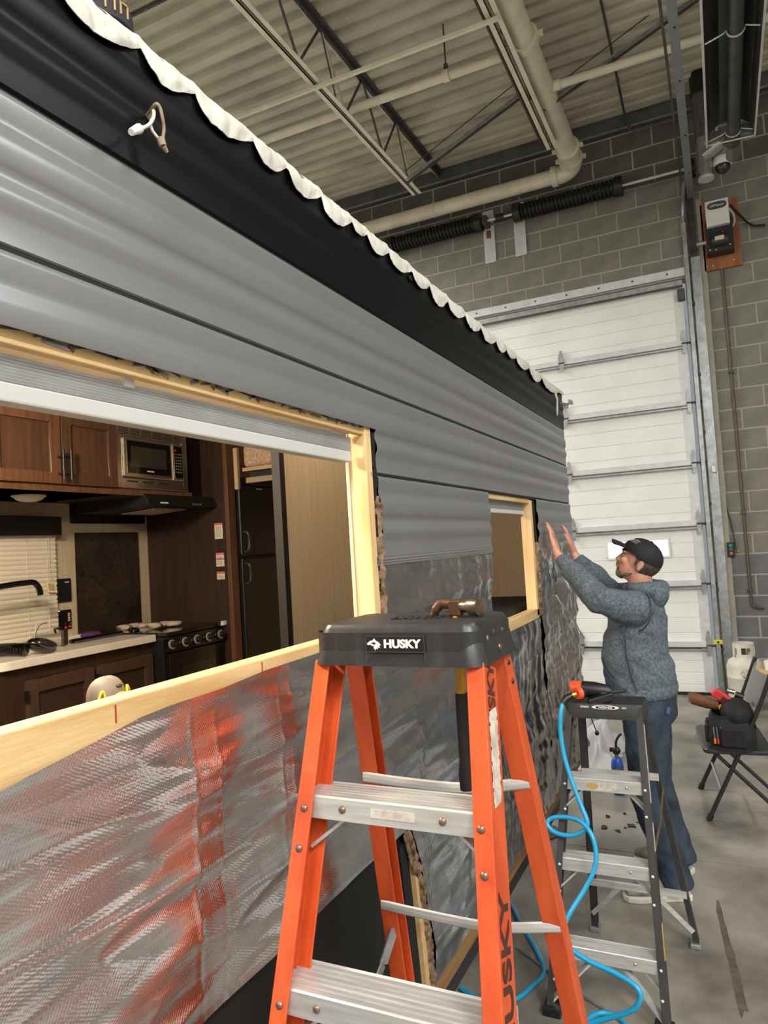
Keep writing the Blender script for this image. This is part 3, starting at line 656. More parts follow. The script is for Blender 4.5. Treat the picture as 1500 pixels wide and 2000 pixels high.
# ---- timber frame of the small opening
f2 = thing('opening_frame', (XW, wr, wbz), None); f2.parent = TR; f2.location = Vector((XW, wr, wbz)) - wloc(TR)
yst = W(1037, 976).y
MB().box(XI - .004, XW - .004, yst - .012, yst + .03, wbz - .035, 2.052).build('jamb_stud', M_woodv, f2, bevel=.002)
MB().box(XI, XW - .004, wl - .05, yst + .03, wbz - .05, wbz).build('sill_board', M_wood, f2, bevel=.003)
MB().box(XI, XW - .010, wl - .05, yst, 2.036, 2.062).build('header_board', M_wood, f2, bevel=.002)
b = MB(); zz = [2.04 - k * .022 for k in range(17)]
for k, z in enumerate(zz): b.obox((XW - .004, yst + .045 + .006 * math.sin(k * .9) + .0012 * k, z), (.012, 0, 0), (0, .018 + .006 * math.sin(k * 1.7), 0), (0, 0, .024))
b.build('butyl_tape', M_rubber, TR)

# ---- foil insulation sheets: columns from a bottom line to a top line, wrinkled
def wrk(y, z, big, seed=0):
    h = .012 * noise.noise(Vector((y * .9 + z * .4, z * 7 - y * .5, seed))) + .0055 * noise.noise(Vector((y * 1.4, z * 17 - y * .8, seed + 3))) + .002 * noise.noise(Vector((y * 3, z * 38 - y * 2, seed + 5)))
    h += .0075 * (1 - abs(noise.noise(Vector((y * .9 + 5 * seed, z * 6.5 - y * .35, seed + 7))))) ** 9 + .004 * (1 - abs(noise.noise(Vector((y * 2.2, z * 13 + y * 1.5, seed + 11))))) ** 8
    if seed == 1:
        for yc_, a_ in ((1.02, .0022), (1.09, .0016), (1.30, .0022), (1.345, .0014)):
            yy_ = y - yc_ - .012 * (z - 1.3); h += a_ * math.exp(-(yy_ / .006) ** 2) * (.6 + .5 * noise.noise(Vector((z * 9, yc_, 0))))
    h += big * (.011 * noise.noise(Vector((y * 10 + 1.6 * noise.noise(Vector((y * 2, z * 3, 2))), z * 2.0, seed))) + .006 * noise.noise(Vector((y * 24 + 2 * noise.noise(Vector((y, z * 5, 4))), z * 5, seed))) + .0035 * (1 - abs(noise.noise(Vector((y * 14 + z * 2, z * 6, 9))))) ** 7)
    return h
def foil(name, ya, yb, zlo, zhi, nu, nv, big=0, parent=TR, dx=.002, seed=0, lb=None):
    b = MB()
    def fn(u, v):
        y = lerp(ya, yb, u); z0, z1 = pw(zlo, y), pw(zhi, y); z = lerp(z0, z1, v)
        bg_ = pw(big, y) if isinstance(big, list) else big
        if isinstance(big, list): bg_ *= min(1, .35 + max(0, (1.55 - z)) * 1.2) if y < 3.4 else 1
        return Vector((XW + dx + wrk(y, z, bg_, seed) * min(1, .15 + (z1 - z) / .05), y, z))
    b.grid(fn, nu, nv); return b.build(name, M_foil, parent, smooth=180, solid=0)
topA = [(W(px, py).y, W(px, py).z) for px, py in ((0, 1545), (60, 1512), (150, 1466), (200, 1440), (270, 1402), (330, 1378), (430, 1345), (520, 1308), (615, 1277), (700, 1250))]
topA = [(YN, topA[0][1] - .03)] + topA + [(YO + .25, ZS - .03)]
YC = W(800, 1618).y
botA = [(YN, 1.03), (YC, 1.03)]
foil('foil_sheet', .42, YC, botA, topA, 330, 90, big=[(0, .1), (2.0, .1)], seed=1)
foil('foil_sheet', YN, .421, botA, topA, 40, 20, big=.05, seed=1)
edge = [(W(800, 1618).y, 1.03), (W(812, 1660).y, W(812, 1660).z), (W(828, 1720).y, W(828, 1720).z), (W(838, 1790).y, W(838, 1790).z), (W(846, 1860).y, .62), (W(852, 1920).y, .50)]
ye = edge[-1][0]
botB = sorted(edge) + [(YF, .50)]
topB = [(YC, ZS - .03), (YO + .05, ZS - .03), (yst - .3, ZS - .04), (yst - .02, wbz - .03), (yst + .035, wbz - .05)]
foil('foil_sheet', YC, yst + .037, botB, [(YC, ZS - .02), (wl - .06, ZS - .02), (wl - .0, wbz - .045), (yst + .035, wbz - .048)], 170, 70, big=[(2.0, .1), (2.6, .5), (3.6, 1.0)], seed=1)
foil('foil_sheet', yst + .035, YF, [(0, .50), (YF, .50)], [(yst + .035, 1.80), (YF, 1.83)], 70, 110, big=1.25, seed=3)
zc_ = W(738, 1095).z
foil('foil_sheet', YO + .055, wl + .004, [(0, ZS - .05), (9, ZS - .05)], [(0, zc_ + .02), (9, zc_ + .02)], 70, 26, big=.5, seed=4, dx=-.011)
# loose folded pocket and torn vent holes in the foil, hanging wire
b = MB(); c0 = W(1092, 1150)
b.grid(lambda u, v: c0 + Vector((.012 + .03 * math.sin(PI * u) * v + .004 * noise.noise(Vector((u * 9, v * 9, 2))), -.09 + .30 * u, .07 - .13 * v - .05 * (1 - u) * v + .09 * u * v)), 16, 8)
b.build('folded_foil_pocket', M_foil, TR, smooth=60)
b = MB(); c1 = W(1098, 1168); b.obox(c1 + Vector((.006, .03, 0)), (.01, 0, 0), (0, .18, .055), (0, 0, .03)); b.build('torn_slot', M_liner, TR)
for (px, py, s_) in ((1085, 1400, 1), (1074, 1418, 1.3)):
    c1 = W(px, py); b = MB(); b.ball(c1 + Vector((-.002, 0, 0)), (.012, .028 * s_, .055 * s_), 12, 8); b.build('torn_hole', M_fluff, TR, smooth=180)
hw = MB().tube(spline([W(1086, 1163, .012), W(1100, 1185, .03), W(1118, 1205, .03), W(1132, 1232, .03), W(1142, 1246, .025)], 6), .0045, 6)
single('hanging_wire', hw, M_wire, 'single white wire hanging from the torn foil near the rear corner', 'wire', smooth=60)

# ---- wheel-well / compartment opening and underside
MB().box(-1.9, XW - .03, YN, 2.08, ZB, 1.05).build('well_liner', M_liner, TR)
def torn(y_of, z0, z1, wd, name='torn_core', m=None, seed=0, xo=-.012):
    b = MB(); n = int(abs(z1 - z0) / .008)
    def fn(u, v):
        z = lerp(z0, z1, u); y = y_of(z); j = .45 * noise.noise(Vector((z * 40, v * 3, seed))) + .25 * noise.noise(Vector((z * 110, v * 6, seed)))
        e = 1 if 0 < v < 1 else 0
        return Vector((XW + xo + (.016 * math.sin(PI * v) + .010 * noise.noise(Vector((z * 60, v * 7, seed + 3)))) * e, y - wd * (1 - v) + wd * j * (1 if v < 1 else .2), z))
    b.grid(fn, n, 6); return b.build(name, m or M_fluff, TR, smooth=180, solid=.006)
eb = sorted([(a[1], a[0]) for a in edge])
torn(lambda z: pw(eb, z) + .002, 1.03, .50, .034, seed=2)
b = MB(); b.beam((XW - .014, ye - .045, .48), (XW - .014, YC + .03, .98), .028, .02, (1, 0, 0)); b.build('well_stud', M_wood, TR)
b = MB(); b.beam((XW - .022, ye - .085, .46), (XW - .022, YC - .015, .98), .05, .01, (1, 0, 0)); b.build('liner_flange', M_liner, TR)
MB().box(XW - .05, XW - .008, ye - .06, YF, .435, .498).build('bottom_rail', mat('bottom_timber', (142, 108, 66), .7, c2=(112, 82, 48), vs=8, st=(3, .4, 3)), TR)
MB().box(XW - .16, XW - .06, YN, YF - .05, .30, .43).build('chassis_rail', M_frame, TR)
MB().box(-3.4, -3.3, YN, YF - .05, .30, .43).build('chassis_rail', M_frame, TR)
for y in (.4, 1.6, 2.8, 4.0): MB().box(-3.3, XW - .16, y, y + .06, .33, .42).build('cross_member', M_frame, TR)
for y in (2.6, 4.5):
    b = MB(); b.lathe([(.14, 0), (.14, .01), (.03, .02), (.025, .30)], (XW - .3, y, 0), n=14); b.build('stabiliser_jack', M_frame, TR, smooth=40)
# tyre inside the well
t2 = MB(); t2.lathe([(.10, -.09), (.20, -.10), (.31, -.095), (.335, -.07), (.34, 0), (.335, .07), (.31, .095), (.20, .10), (.10, .09)], (-2.1, 1.0, .34), (1, 0, 0), 32)
t2.build('tyre', M_rubber, TR, smooth=40)
torn(lambda z: YO + .058, 2.0, 1.66, .018, seed=5)
torn(lambda z: yst + .050, 1.83, wbz - .04, .02, seed=8, xo=-.006)
# partition with the wood-grain paper
XP = -1.6; yp = onX(552, 900, XP).y
MB().box(XP - .03, XP, yp, YF - .05, ZB + .05, 2.655).build('partition_panel', M_vinyl, TR)
MB().box(XP - .034, XP + .004, yp - .032, yp + .003, ZB + .05, 2.655).build('partition_edge', mat('dark_edge', (24, 18, 14), .6), TR)

# ---- pleated shades hanging inside both openings
M_pleat = mat('pleat_grey', (196, 199, 200), .55, var=.06, vs=10)
M_rail = mat('shade_rail', (192, 194, 192), .45)
def shade(label, ya, yb, z_top, z_bot, X, grp):
    t = thing('pleated_shade', (X, (ya + yb) / 2, z_bot), label, 'window shade', grp)
    H = z_top - z_bot
    MB().box(X - .03, X + .004, ya, yb, z_top - H * .22, z_top).build('head_rail', mat('head_rail', (168, 170, 170), .45), t, bevel=.004)
    zz0, zz1 = z_bot + H * .34, z_top - H * .22; n = 8
    pr = []
    for k in range(n + 1):
        z = lerp(zz1, zz0, k / n); pr.append((.0, z))
        if k < n: pr.append((.016, z - (zz1 - zz0) / n * .35)); pr.append((.012, z - (zz1 - zz0) / n * .8))
    q = [(X + d, z) for d, z in pr]; b = MB(); m = len(q)
    b.add([(x, ya, z) for x, z in q] + [(x, yb, z) for x, z in q], [(i, i + 1, m + i + 1, m + i) for i in range(m - 1)]); b.build('pleats', M_pleat, t, solid=.0015)
    MB().box(X - .02, X + .014, ya, yb, z_bot, zz0).build('bottom_rail', M_rail, t, bevel=.004)
    return t
XS = XW - .052
ztop = zh + .012
sh = shade('long grey pleated shade folded up under the header of the big opening', -1.4, YO - .03, ztop, onX(0, 783, XS + .012).z, XS, 'folded window shades')
tbx = onX(252, 735, XS + .02)
MB().box(XS + .012, XS + .02, tbx.y - .012, tbx.y + .012, tbx.z - .02, tbx.z + .02).build('mount_tab', M_galv_w, sh)
tbx = onX(660, 838, XS + .013); MB().box(XS + .012, XS + .0135, tbx.y - .06, tbx.y + .06, tbx.z - .008, tbx.z + .012).build('sticker', M_white, sh)
shade('short grey pleated shade folded up in the small window opening', wl - .2, yst - .02, 2.04, onX(1000, 1000, XS).z - .012, XS, 'folded window shades')
# dark cushion seen through the small opening
b = MB(); cz = onX(1000, 1200, -1.35)
b.box(-1.56, -1.0, 3.5, YF - .06, wbz - .25, onX(1000, 1172, -1.22).z); single('bunk_cushion', b, mat('cushion_black', (26, 24, 24), .8, var=.1), 'black bench cushion behind the small window opening', 'cushion', bevel=.05, seg=4)

# ================================================================== THE TRAILER KITCHEN
XK, XCF, ZC = -3.44, -2.92, 1.44
M_walnut = mat('walnut', (66, 44, 31), .42, c2=(90, 62, 44), vs=5, st=(9, 9, .5), detail=6, lo=.3, hi=.7)
M_walnut_l = mat('walnut_light', (84, 56, 38), .42, c2=(110, 76, 52), vs=5, st=(9, 9, .5), detail=6)
M_walnut_d = mat('walnut_dark', (58, 38, 28), .45, c2=(40, 27, 21), vs=5, st=(9, 9, .5), detail=6)
M_brown = mat('brown_door', (74, 54, 42), .5, c2=(62, 44, 34), vs=6, st=(6, 6, .5))
M_inox = mat('stainless', (196, 190, 180), .26, metal=.95, var=.06, vs=8, st=(1, .2, 6))
M_gblack = mat('gloss_black', (12, 12, 13), .12, coat=.4)
M_mblack = mat('matt_black', (20, 20, 21), .45)
M_marble = mat('marble', (226, 220, 208), .25, c2=(206, 198, 186), vs=4, detail=9, lo=.5, hi=.75, coat=.2)
M_slat = mat('blind_slat', (232, 224, 208), .5)
M_panel = mat('wall_paper', (198, 186, 162), .6, c2=(176, 162, 136), vs=8, st=(30, 30, .4), detail=5)
def yz(px, py, X): p = onX(px, py, X); return p.y, p.z

# wallpapered strip of the far wall that shows
MB().box(XK - .004, XK + .004, .9, 3.60, ZC - .02, 2.3).build('wall_paper_panel', M_panel, TR)

# ---- mini blind with valance
xb = XK + .03; ybr = yz(109, 1140, xb)[0]; zb0 = ZC + .02; zb1 = yz(106, 1050, xb)[1]
t = thing('mini_blind', (xb, 2.3, zb0), 'cream slatted mini blind closed over the kitchen window', 'blind')
ns = 22; hh = (zb1 - zb0) / ns
sm = MB().grid(lambda u, v: Vector((xb + .011 * math.sin(v * PI * .5) , lerp(1.2, ybr, u), zb0 + hh * 1.12 * v)), 1, 5).build('slat', M_slat, t, smooth=60)
for k in range(1, ns): link('slat', sm.data, t, (0, 0, k * hh))
for dy in (.06, .19): MB().cyl((xb + .014, ybr - dy, zb0), (xb + .014, ybr - dy, zb1), .0015, n=5).build('ladder_cord', M_slat, t)
MB().box(xb - .012, xb + .02, 1.2, ybr, zb1, zb1 + .025).build('head_rail', M_slat, t)
single('window_valance', MB().box(XK, XK + .09, 1.2, yz(121, 1030, XK + .09)[0], yz(121, 1045, XK + .09)[1], yz(121, 1009, XK + .09)[1]), M_mblack, 'black box valance above the cream mini blind', 'valance', bevel=.004)
# paper tag on the cord
tgp = onX(100, 1145, xb + .03)
t = thing('paper_tag', tgp - Vector((0, 0, .04)), 'cream paper warning tag hanging on the blind cord', 'tag')
u_ = Vector((.003, .030, -.004)); v_ = Vector((0, .014, -.058))
MB().add([tgp - u_ - v_ * .4, tgp + u_ - v_ * .4, tgp + u_ + v_ * .6, tgp - u_ + v_ * .6], [(0, 1, 2, 3)]).build('card', mat('card_cream', (222, 206, 160), .7), t, solid=.001)
b = MB()
for k in range(7): c_ = tgp + v_ * (-.2 + .1 * k) + Vector((.002, 0, 0)); b.obox(c_, (.0006, 0, 0), u_ * 1.2, (0, 0, .0025))
b.build('print', mat('tag_print', (110, 90, 60), .7), t)
MB().cyl(tgp - v_ * .4, tgp + Vector((0, -.01, .30)), .001, n=5).build('cord', M_slat, t)
# ---- wall plates
def plate(name, label, cat, px0, px1, py0, py1, thick, m):
    a = yz(px0, (py0 + py1) / 2, XK + thick); c = yz(px1, (py0 + py1) / 2, XK + thick); z1 = yz((px0 + px1) / 2, py0, XK + thick)[1]; z0 = yz((px0 + px1) / 2, py1, XK + thick)[1]
    t = thing(name, (XK, (a[0] + c[0]) / 2, z0), label, cat)
    MB().box(XK, XK + thick, a[0], c[0], z0, z1).build('housing', m, t, bevel=.006, seg=3); return t, a[0], c[0], z0, z1
t, a, c, z0, z1 = plate('wall_box', 'plain black wall box beside the mini blind, upper of the two', 'wall box', 111, 140, 1130, 1176, .02, M_mblack)
MB().box(XK + .02, XK + .0215, lerp(a, c, .55), lerp(a, c, .82), lerp(z0, z1, .82), lerp(z0, z1, .86)).build('label', M_white, t)
t, a, c, z0, z1 = plate('monitor_panel', 'black tank monitor panel with red indicator lights below the wall box', 'control panel', 116, 141, 1191, 1230, .012, M_gblack)
for k, (u, v, cc) in enumerate(((.45, .12, (190, 30, 24)), (.82, .14, (190, 30, 24)), (.45, .30, (40, 70, 60)), (.85, .3, (60, 70, 80)))):
    MB().cyl((XK + .012, lerp(a, c, u), lerp(z0, z1, v)), (XK + .015, lerp(a, c, u), lerp(z0, z1, v)), .006, n=10).build('indicator', mat('indicator', cc, .4, emit=.7 if k < 2 else 0), t)
b = MB()
for k in range(4): b.box(XK + .012, XK + .0135, lerp(a, c, .66), lerp(a, c, .84), lerp(z0, z1, .42 + .11 * k), lerp(z0, z1, .50 + .11 * k))
b.build('display_digits', mat('digits', (168, 168, 160), .5), t)

# ---- backsplash with crackle pattern, hood plate
M_back = mat('backsplash', (62, 50, 38), .35, c2=(30, 26, 22), vs=5, detail=7, rvar=.1)
nt = M_back.node_tree; N = nt.nodes; L = nt.links
vo = N.new('ShaderNodeTexVoronoi'); vo.feature = 'DISTANCE_TO_EDGE'; vo.inputs['Scale'].default_value = 26
tcv = N.new('ShaderNodeTexCoord'); L.new(tcv.outputs['Object'], vo.inputs['Vector'])
cr = N.new('ShaderNodeValToRGB'); cr.color_ramp.elements[0].position = .02; cr.color_ramp.elements[1].position = .05; cr.color_ramp.elements[0].color = (.12, .12, .12, 1); cr.color_ramp.elements[1].color = (1, 1, 1, 1); L.new(vo.outputs['Distance'], cr.inputs[0])
mx = N.new('ShaderNodeMix'); mx.data_type = 'RGBA'; mx.blend_type = 'MULTIPLY'; mx.inputs[0].default_value = 1
src = N['Principled BSDF'].inputs['Base Color'].links[0].from_socket; L.new(src, mx.inputs[6]); L.new(cr.outputs[0], mx.inputs[7]); L.new(mx.outputs[2], N['Principled BSDF'].inputs['Base Color'])
ya, yb_ = yz(149, 1140, XK + .006)[0], yz(273, 1140, XK + .006)[0]
single('backsplash_panel', MB().box(XK + .004, XK + .010, ya, yb_, ZC - .01, yz(210, 1040, XK + .006)[1]), M_back, 'dark bronze crackle patterned backsplash behind the stove', 'backsplash')
xf = -2.88
y_l = yz(137, 1000, XK + .01)[0]; y_r = yz(282, 1000, XK + .01)[0]
t = thing('range_hood', (-3.1, (y_l + y_r) / 2, 2.06), 'slim black range hood with grey filter under the microwave', 'range hood')
MB().prism([(XK + .004, *q) for q in rrect(y_l, y_r, yz(210, 1023, XK)[1], 2.24, .015)], (.008, 0, 0)).build('back_plate', M_mblack, t)
zf = yz(300, 985, -2.86)[1]
hy0, hy1 = yz(140, 1000, XK)[0], 3.57
MB().prism([(XK + .02, hy0, 2.23), (XK + .02, hy0, 2.15), (-2.85, hy0, zf - .005), (-2.85, hy0, zf + .022), (-2.88, hy0, 2.23)], (0, hy1 - hy0, 0)).build('body', M_mblack, t, bevel=.004)
fa, fb = yz(190, 1005, -3.1)[0], yz(300, 1000, -3.0)[0]
MB().obox((-3.10, lerp(hy0, hy1, .52), 2.150), (.26, 0, .012), (0, .26, 0), (0, 0, .006)).build('filter', mat('filter', (206, 200, 188), .5, metal=.2, var=.1, vs=60), t)
b = MB(); b.box(-2.851, -2.848, hy0 + .10, hy0 + .16, zf + .006, zf + .014); b.build('lettering_strip', M_white, t)
b = MB()
for k in range(3): b.box(-2.851, -2.847, lerp(hy0, hy1, .62 + .05 * k), lerp(hy0, hy1, .645 + .05 * k), zf + .004, zf + .013)
b.build('switches', mat('switch_grey', (110, 110, 108), .4), t)

# ---- upper cabinet
zt_u, zb_u = 2.655, yz(0, 953, xf)[1]
zr = zb_u + .035
y0d, ymid, y1d = yz(-20, 870, xf)[0] - .1, yz(114.5, 880, xf)[0], yz(223, 880, xf)[0]
ymw1 = yz(372, 900, xf)[0]
t = thing('upper_cabinet', (XK, 2.4, zb_u), 'walnut upper kitchen cabinet with two shaker doors and black bar pulls', 'cabinet')
MB().box(XK, xf - .02, 1.0, ymw1, zb_u, zb_u + .02).box(XK, xf - .02, 1.0, y1d + .01, zb_u, zt_u).build('carcass', M_walnut_d, t)
MB().box(xf - .02, xf, 1.0, ymw1, zb_u, zr).build('bottom_rail', M_walnut_l, t)
def shaker(parent, ya, yb, z0, z1, X, m, mp_, fw=.055, th=.02, hinge=None):
    d = thing('door', (X, (ya + yb) / 2, z0)); d.parent = parent; d.location = Vector((X, (ya + yb) / 2, z0)) - wloc(parent)
    MB().box(X - .006, X + .006, ya + fw * .8, yb - fw * .8, z0 + fw * .8, z1 - fw * .8).build('door_panel', mp_, d)
    b = MB(); b.box(X, X + th, ya, ya + fw, z0, z1).box(X, X + th, yb - fw, yb, z0, z1).box(X, X + th, ya + fw, yb - fw, z0, z0 + fw).box(X, X + th, ya + fw, yb - fw, z1 - fw, z1)
    b.build('door_frame', m, d, bevel=.002); return d
def pull(d, y, za, zb, X):
    MB().cyl((X + .035, y, za), (X + .035, y, zb), .0075, n=10).cyl((X, y, za + .03), (X + .035, y, za + .03), .005, n=8).cyl((X, y, zb - .03), (X + .035, y, zb - .03), .005, n=8).build('handle', M_mblack, d, smooth=60)
zd0, zd1 = yz(120, 945, xf + .02)[1], 2.60
d = shaker(t, ymid - .38, ymid - .004, zd0, zd1, xf, M_walnut_l, M_walnut); pull(d, ymid - .02, yz(115, 945, xf + .03)[1] + .02, yz(115, 880, xf + .03)[1], xf + .02)
d = shaker(t, ymid + .004, y1d, zd0, zd1, xf, M_walnut, M_walnut); pull(d, ymid + .025, yz(132, 938, xf + .03)[1], yz(132, 880, xf + .03)[1], xf + .02)
MB().box(xf - .02, xf + .0, 1.0, y1d, zd1 + .005, zt_u).build('top_rail', M_walnut, t)
# puck light under it
pk = onX(62, 968, -3.1)
t = thing('puck_light', (-3.12, pk.y, zb_u - .03), 'round frosted puck light under the upper cabinet', 'lamp')
MB().lathe([(.075, 0), (.075, -.006), (.06, -.022), (.03, -.032), (.0, -.035)], (-3.12, pk.y, zb_u), n=20).build('diffuser', mat('diffuser', (236, 230, 214), .4), t, smooth=60)
MB().lathe([(.082, 0), (.082, -.006), (.074, -.007)], (-3.12, pk.y, zb_u), n=20).build('rim', M_white, t, smooth=40)

# ---- microwave with trim kit
xm = xf + .012
my0, my1 = yz(226, 890, xm)[0], yz(366, 905, xm)[0]; mz0, mz1 = yz(232, 955, xm)[1] - .0, 2.622
t = thing('microwave', (xf, (my0 + my1) / 2, mz0), 'built-in stainless microwave with black glass door and vented trim', 'microwave')
mz0 = zr + .002
vz = mz1 - .09; lz = mz0 + .055
b = MB(); b.box(XK + .1, xm, my0, my0 + .045, mz0, mz1).box(XK + .1, xm, my1 - .045, my1, mz0, mz1).box(XK + .1, xm, my0 + .045, my1 - .045, mz0, lz).box(XK + .1, xm, my0 + .045, my1 - .045, vz, mz1)
b.build('trim_frame', M_inox, t, bevel=.003)
for g in range(6):
    ga = lerp(my0 + .025, my1 - .03, g / 6); gb = ga + (my1 - my0 - .055) / 6 - .012
    for k in range(7): MB().box(xm - .001, xm + .001, ga, gb, vz + .012 + k * .0095, vz + .016 + k * .0095).build('vent_slot', M_rubber, t)
for g in range(3): MB().box(xm - .001, xm + .001, my0 + .07 + g * .12, my0 + .15 + g * .12, lz - .022, lz - .014).build('vent_slot', M_rubber, t)
yk = lerp(my0 + .045, my1 - .045, .80)
MB().box(XK + .15, xm + .012, my0 + .047, yk - .004, lz + .003, vz - .003).build('door_shell', M_inox, t, bevel=.006)
MB().box(xm + .010, xm + .014, my0 + .066, yk - .022, lz + .025, vz - .02).build('door_glass', M_gblack, t)
MB().box(xm + .0135, xm + .0150, my0 + .095, yk - .055, lz + .06, vz - .05).build('door_window', mat('mw_window', (52, 47, 40), .2, coat=.3), t)
MB().box(XK + .15, xm + .012, yk, my1 - .047, lz + .003, vz - .003).build('control_shell', M_inox, t, bevel=.006)
MB().box(xm + .010, xm + .014, yk + .012, my1 - .062, lz + .02, vz - .016).build('control_glass', M_gblack, t)
b = MB()
for k in range(8): b.box(xm + .0138, xm + .0149, lerp(my0, yk, .5) + k * .0068, lerp(my0, yk, .5) + k * .0068 + .0055, lz + .038, lz + .046)
b.build('brand_plate', mat('brand_grey', (190, 186, 176), .5), t)
kw = my1 - .062 - yk - .012
for r in range(7):
    for c_ in range(3): MB().box(xm + .0138, xm + .0148, yk + .016 + kw * (.08 + .29 * c_), yk + .016 + kw * (.24 + .29 * c_), lz + .05 + .0175 * r, lz + .057 + .0175 * r).build('key', mat('key', (120, 120, 116), .5) if r + c_ == 0 else bpy.data.materials['key'], t)
MB().box(xm + .0138, xm + .0148, yk + .02, yk + .026, vz - .045, vz - .039).build('led', mat('led_red', (220, 40, 30), .4, emit=1.5), t)

# ---- tall panel, fridge, overhead door
YP = 3.586; xpf = -2.76
t = thing('pantry_cabinet', (-3.1, YP, ZB + .05), 'tall dark walnut pantry side panel between the stove and the fridge', 'cabinet')
MB().box(XK, xpf - .03, YP - .018, YP, ZB + .05, 2.655).build('side_panel', M_walnut_d, t)
MB().box(xpf - .03, xpf, YP - .022, YP + .05, ZB + .05, 2.655).build('face_stile', M_walnut_l, t, bevel=.002)
MB().box(xpf - .03, xpf, YP + .05, 4.5, 2.335, 2.655).build('top_rail', M_walnut_l, t)
for k, (px, py, w, h, hd) in enumerate(((427, 1037, .062, .098, 1), (430, 1093, .062, .085, 2), (431.5, 1124, .06, .048, 3))):
    c_ = onY(px, py, YP - .0185)
    st = thing('warning_sticker', c_ - Vector((0, 0, h / 2)), ['tall white warning sticker with pink header on the pantry panel, topmost', 'white warning sticker with pink and orange bands on the pantry panel, middle one', 'small white sticker with orange header on the pantry panel, lowest'][k], 'sticker', 'warning stickers on the pantry')
    MB().box(c_.x - w / 2, c_.x + w / 2, YP - .0192, YP - .0182, c_.z - h / 2, c_.z + h / 2).build('paper', mat('sticker_white', (226, 220, 206), .5), st)
    hc = [(214, 120, 118), (214, 120, 118), (200, 122, 70)][k]
    b = MB(); b.box(c_.x - w / 2, c_.x + w / 2, YP - .0196, YP - .0190, c_.z + h / 2 - .014, c_.z + h / 2)
    if k == 1: b.box(c_.x - w / 2, c_.x + w / 2, YP - .0196, YP - .0190, c_.z - .0, c_.z + .008)
    b.build('header_band', mat('band', hc, .5), st)
    b = MB(); z = c_.z + h / 2 - .022
    while z > c_.z - h / 2 + .008:
        b.box(c_.x - w / 2 + .006, c_.x + w / 2 - .006 - .01 * random.random(), YP - .0196, YP - .0190, z - .002, z); z -= .0058
    b.build('print', mat('print_grey', (120, 112, 104), .6), st)
xfr = xpf + .0; fy0, fy1 = YP + .052, YP + .66
zft = yz(450, 930, xfr)[1]; zfm = yz(520, 1085, xfr)[1]
t = thing('refrigerator', (-3.0, (fy0 + fy1) / 2, ZB + .1), 'black two-door refrigerator standing beyond the pantry panel', 'refrigerator')
MB().box(XK + .05, xfr - .02, fy0, fy1, ZB + .1, zft).build('body', M_mblack, t)
MB().box(xfr - .02, xfr + .02, fy0, fy1, zft - .05, zft).build('top_trim', M_mblack, t, bevel=.004)
MB().box(xfr - .02, xfr + .022, fy0 + .015, fy1 - .01, zfm + .008, zft - .056).build('freezer_door', M_mblack, t, bevel=.008)
MB().box(xfr - .02, xfr + .022, fy0 + .015, fy1 - .01, ZB + .12, zfm - .008).build('fridge_door', M_mblack, t, bevel=.008)
for za, zb in ((zfm + .03, zfm + .16), (zfm - .17, zfm - .04)):
    MB().tube(spline([(xfr + .02, fy0 + .04, za), (xfr + .05, fy0 + .045, za + .012), (xfr + .055, fy0 + .05, (za + zb) / 2), (xfr + .05, fy0 + .045, zb - .012), (xfr + .02, fy0 + .04, zb)], 5), .011, 8).build('handle', mat('handle_grey', (44, 44, 44), .3), t, smooth=60)
MB().box(xfr + .022, xfr + .0235, fy0 + .20, fy0 + .26, zft - .075, zft - .068).build('badge', M_galv_w, t)

# ---- bunk end with fleece mattress
xbk = -2.45
b0 = onX(472, 890, xbk)
t = thing('bunk_mattress', (xbk + .4, b0.y + .4, b0.z), 'beige fleece covered bunk mattress above the fridge corner', 'mattress')
zlo, zhi = onX(480, 915, xbk).z, onX(480, 876, xbk).z
MB().box(xbk, -1.66, b0.y, b0.y + 1.0, zlo, zhi + .02).build('fleece_cover', mat('fleece', (190, 164, 138), .95, c2=(146, 120, 98), vs=60, detail=6, bump=.8, bs=120), t, bevel=.03, seg=4)
MB().box(xbk + .03, -1.66, b0.y - .012, b0.y + .02, zlo - .09, zlo - .06).build('bed_rail', mat('rail_tan', (150, 136, 112), .4, metal=.3), t)
MB().box(xbk + .03, -1.66, b0.y + .03, b0.y + 1.0, zlo - .06, zlo - .02).build('under_frame', M_mblack, t)
MB().box(xbk, -1.66, b0.y + .0, b0.y + 1.0, zlo - .02, zlo).build('base_board', mat('base_tan', (166, 140, 108), .5), t)
MB().box(xbk - .045, xbk - .02, b0.y - .02, b0.y + .0, zlo - .12, zhi - .0).build('end_post', mat('post_tan', (170, 152, 124), .4, metal=.3), t)

# ---- worktop, base cabinet, stove
yw0 = yz(-8, 1302, XCF)[0]; yw1 = yz(305, 1243, XCF)[0]
t = thing('worktop', ((XK + XCF) / 2, (yw0 + yw1) / 2, ZC - .035), 'white marble patterned kitchen worktop with rounded corner', 'worktop')
out = rrect(XK, XCF, yw0, yw1 + .3, .08, 6)
out = [(XK, yw0)] + [(XCF - .07, yw0)] + [(XCF - .07 + .07 * math.sin(a), yw0 + .07 - .07 * math.cos(a)) for a in [PI / 2 * k / 8 for k in range(1, 9)]] + [(XCF, yw1), (XK, yw1)]
MB().prism([(x, y, ZC - .04) for x, y in out], (0, 0, .04)).build('slab', M_marble, t, bevel=.004)
MB().box(XK, XK + .012, yw0, yw1, ZC, ZC + .012).build('upstand', M_marble, t)
xbc = XCF - .03
t = thing('base_cabinet', ((XK + xbc) / 2, (yw0 + yw1) / 2, ZB + .05), 'dark brown base cabinet with recessed panel doors under the worktop', 'cabinet')
MB().box(XK, xbc - .02, yw0 + .03, yw1, ZB + .05, ZC - .04).build('carcass', M_brown, t)
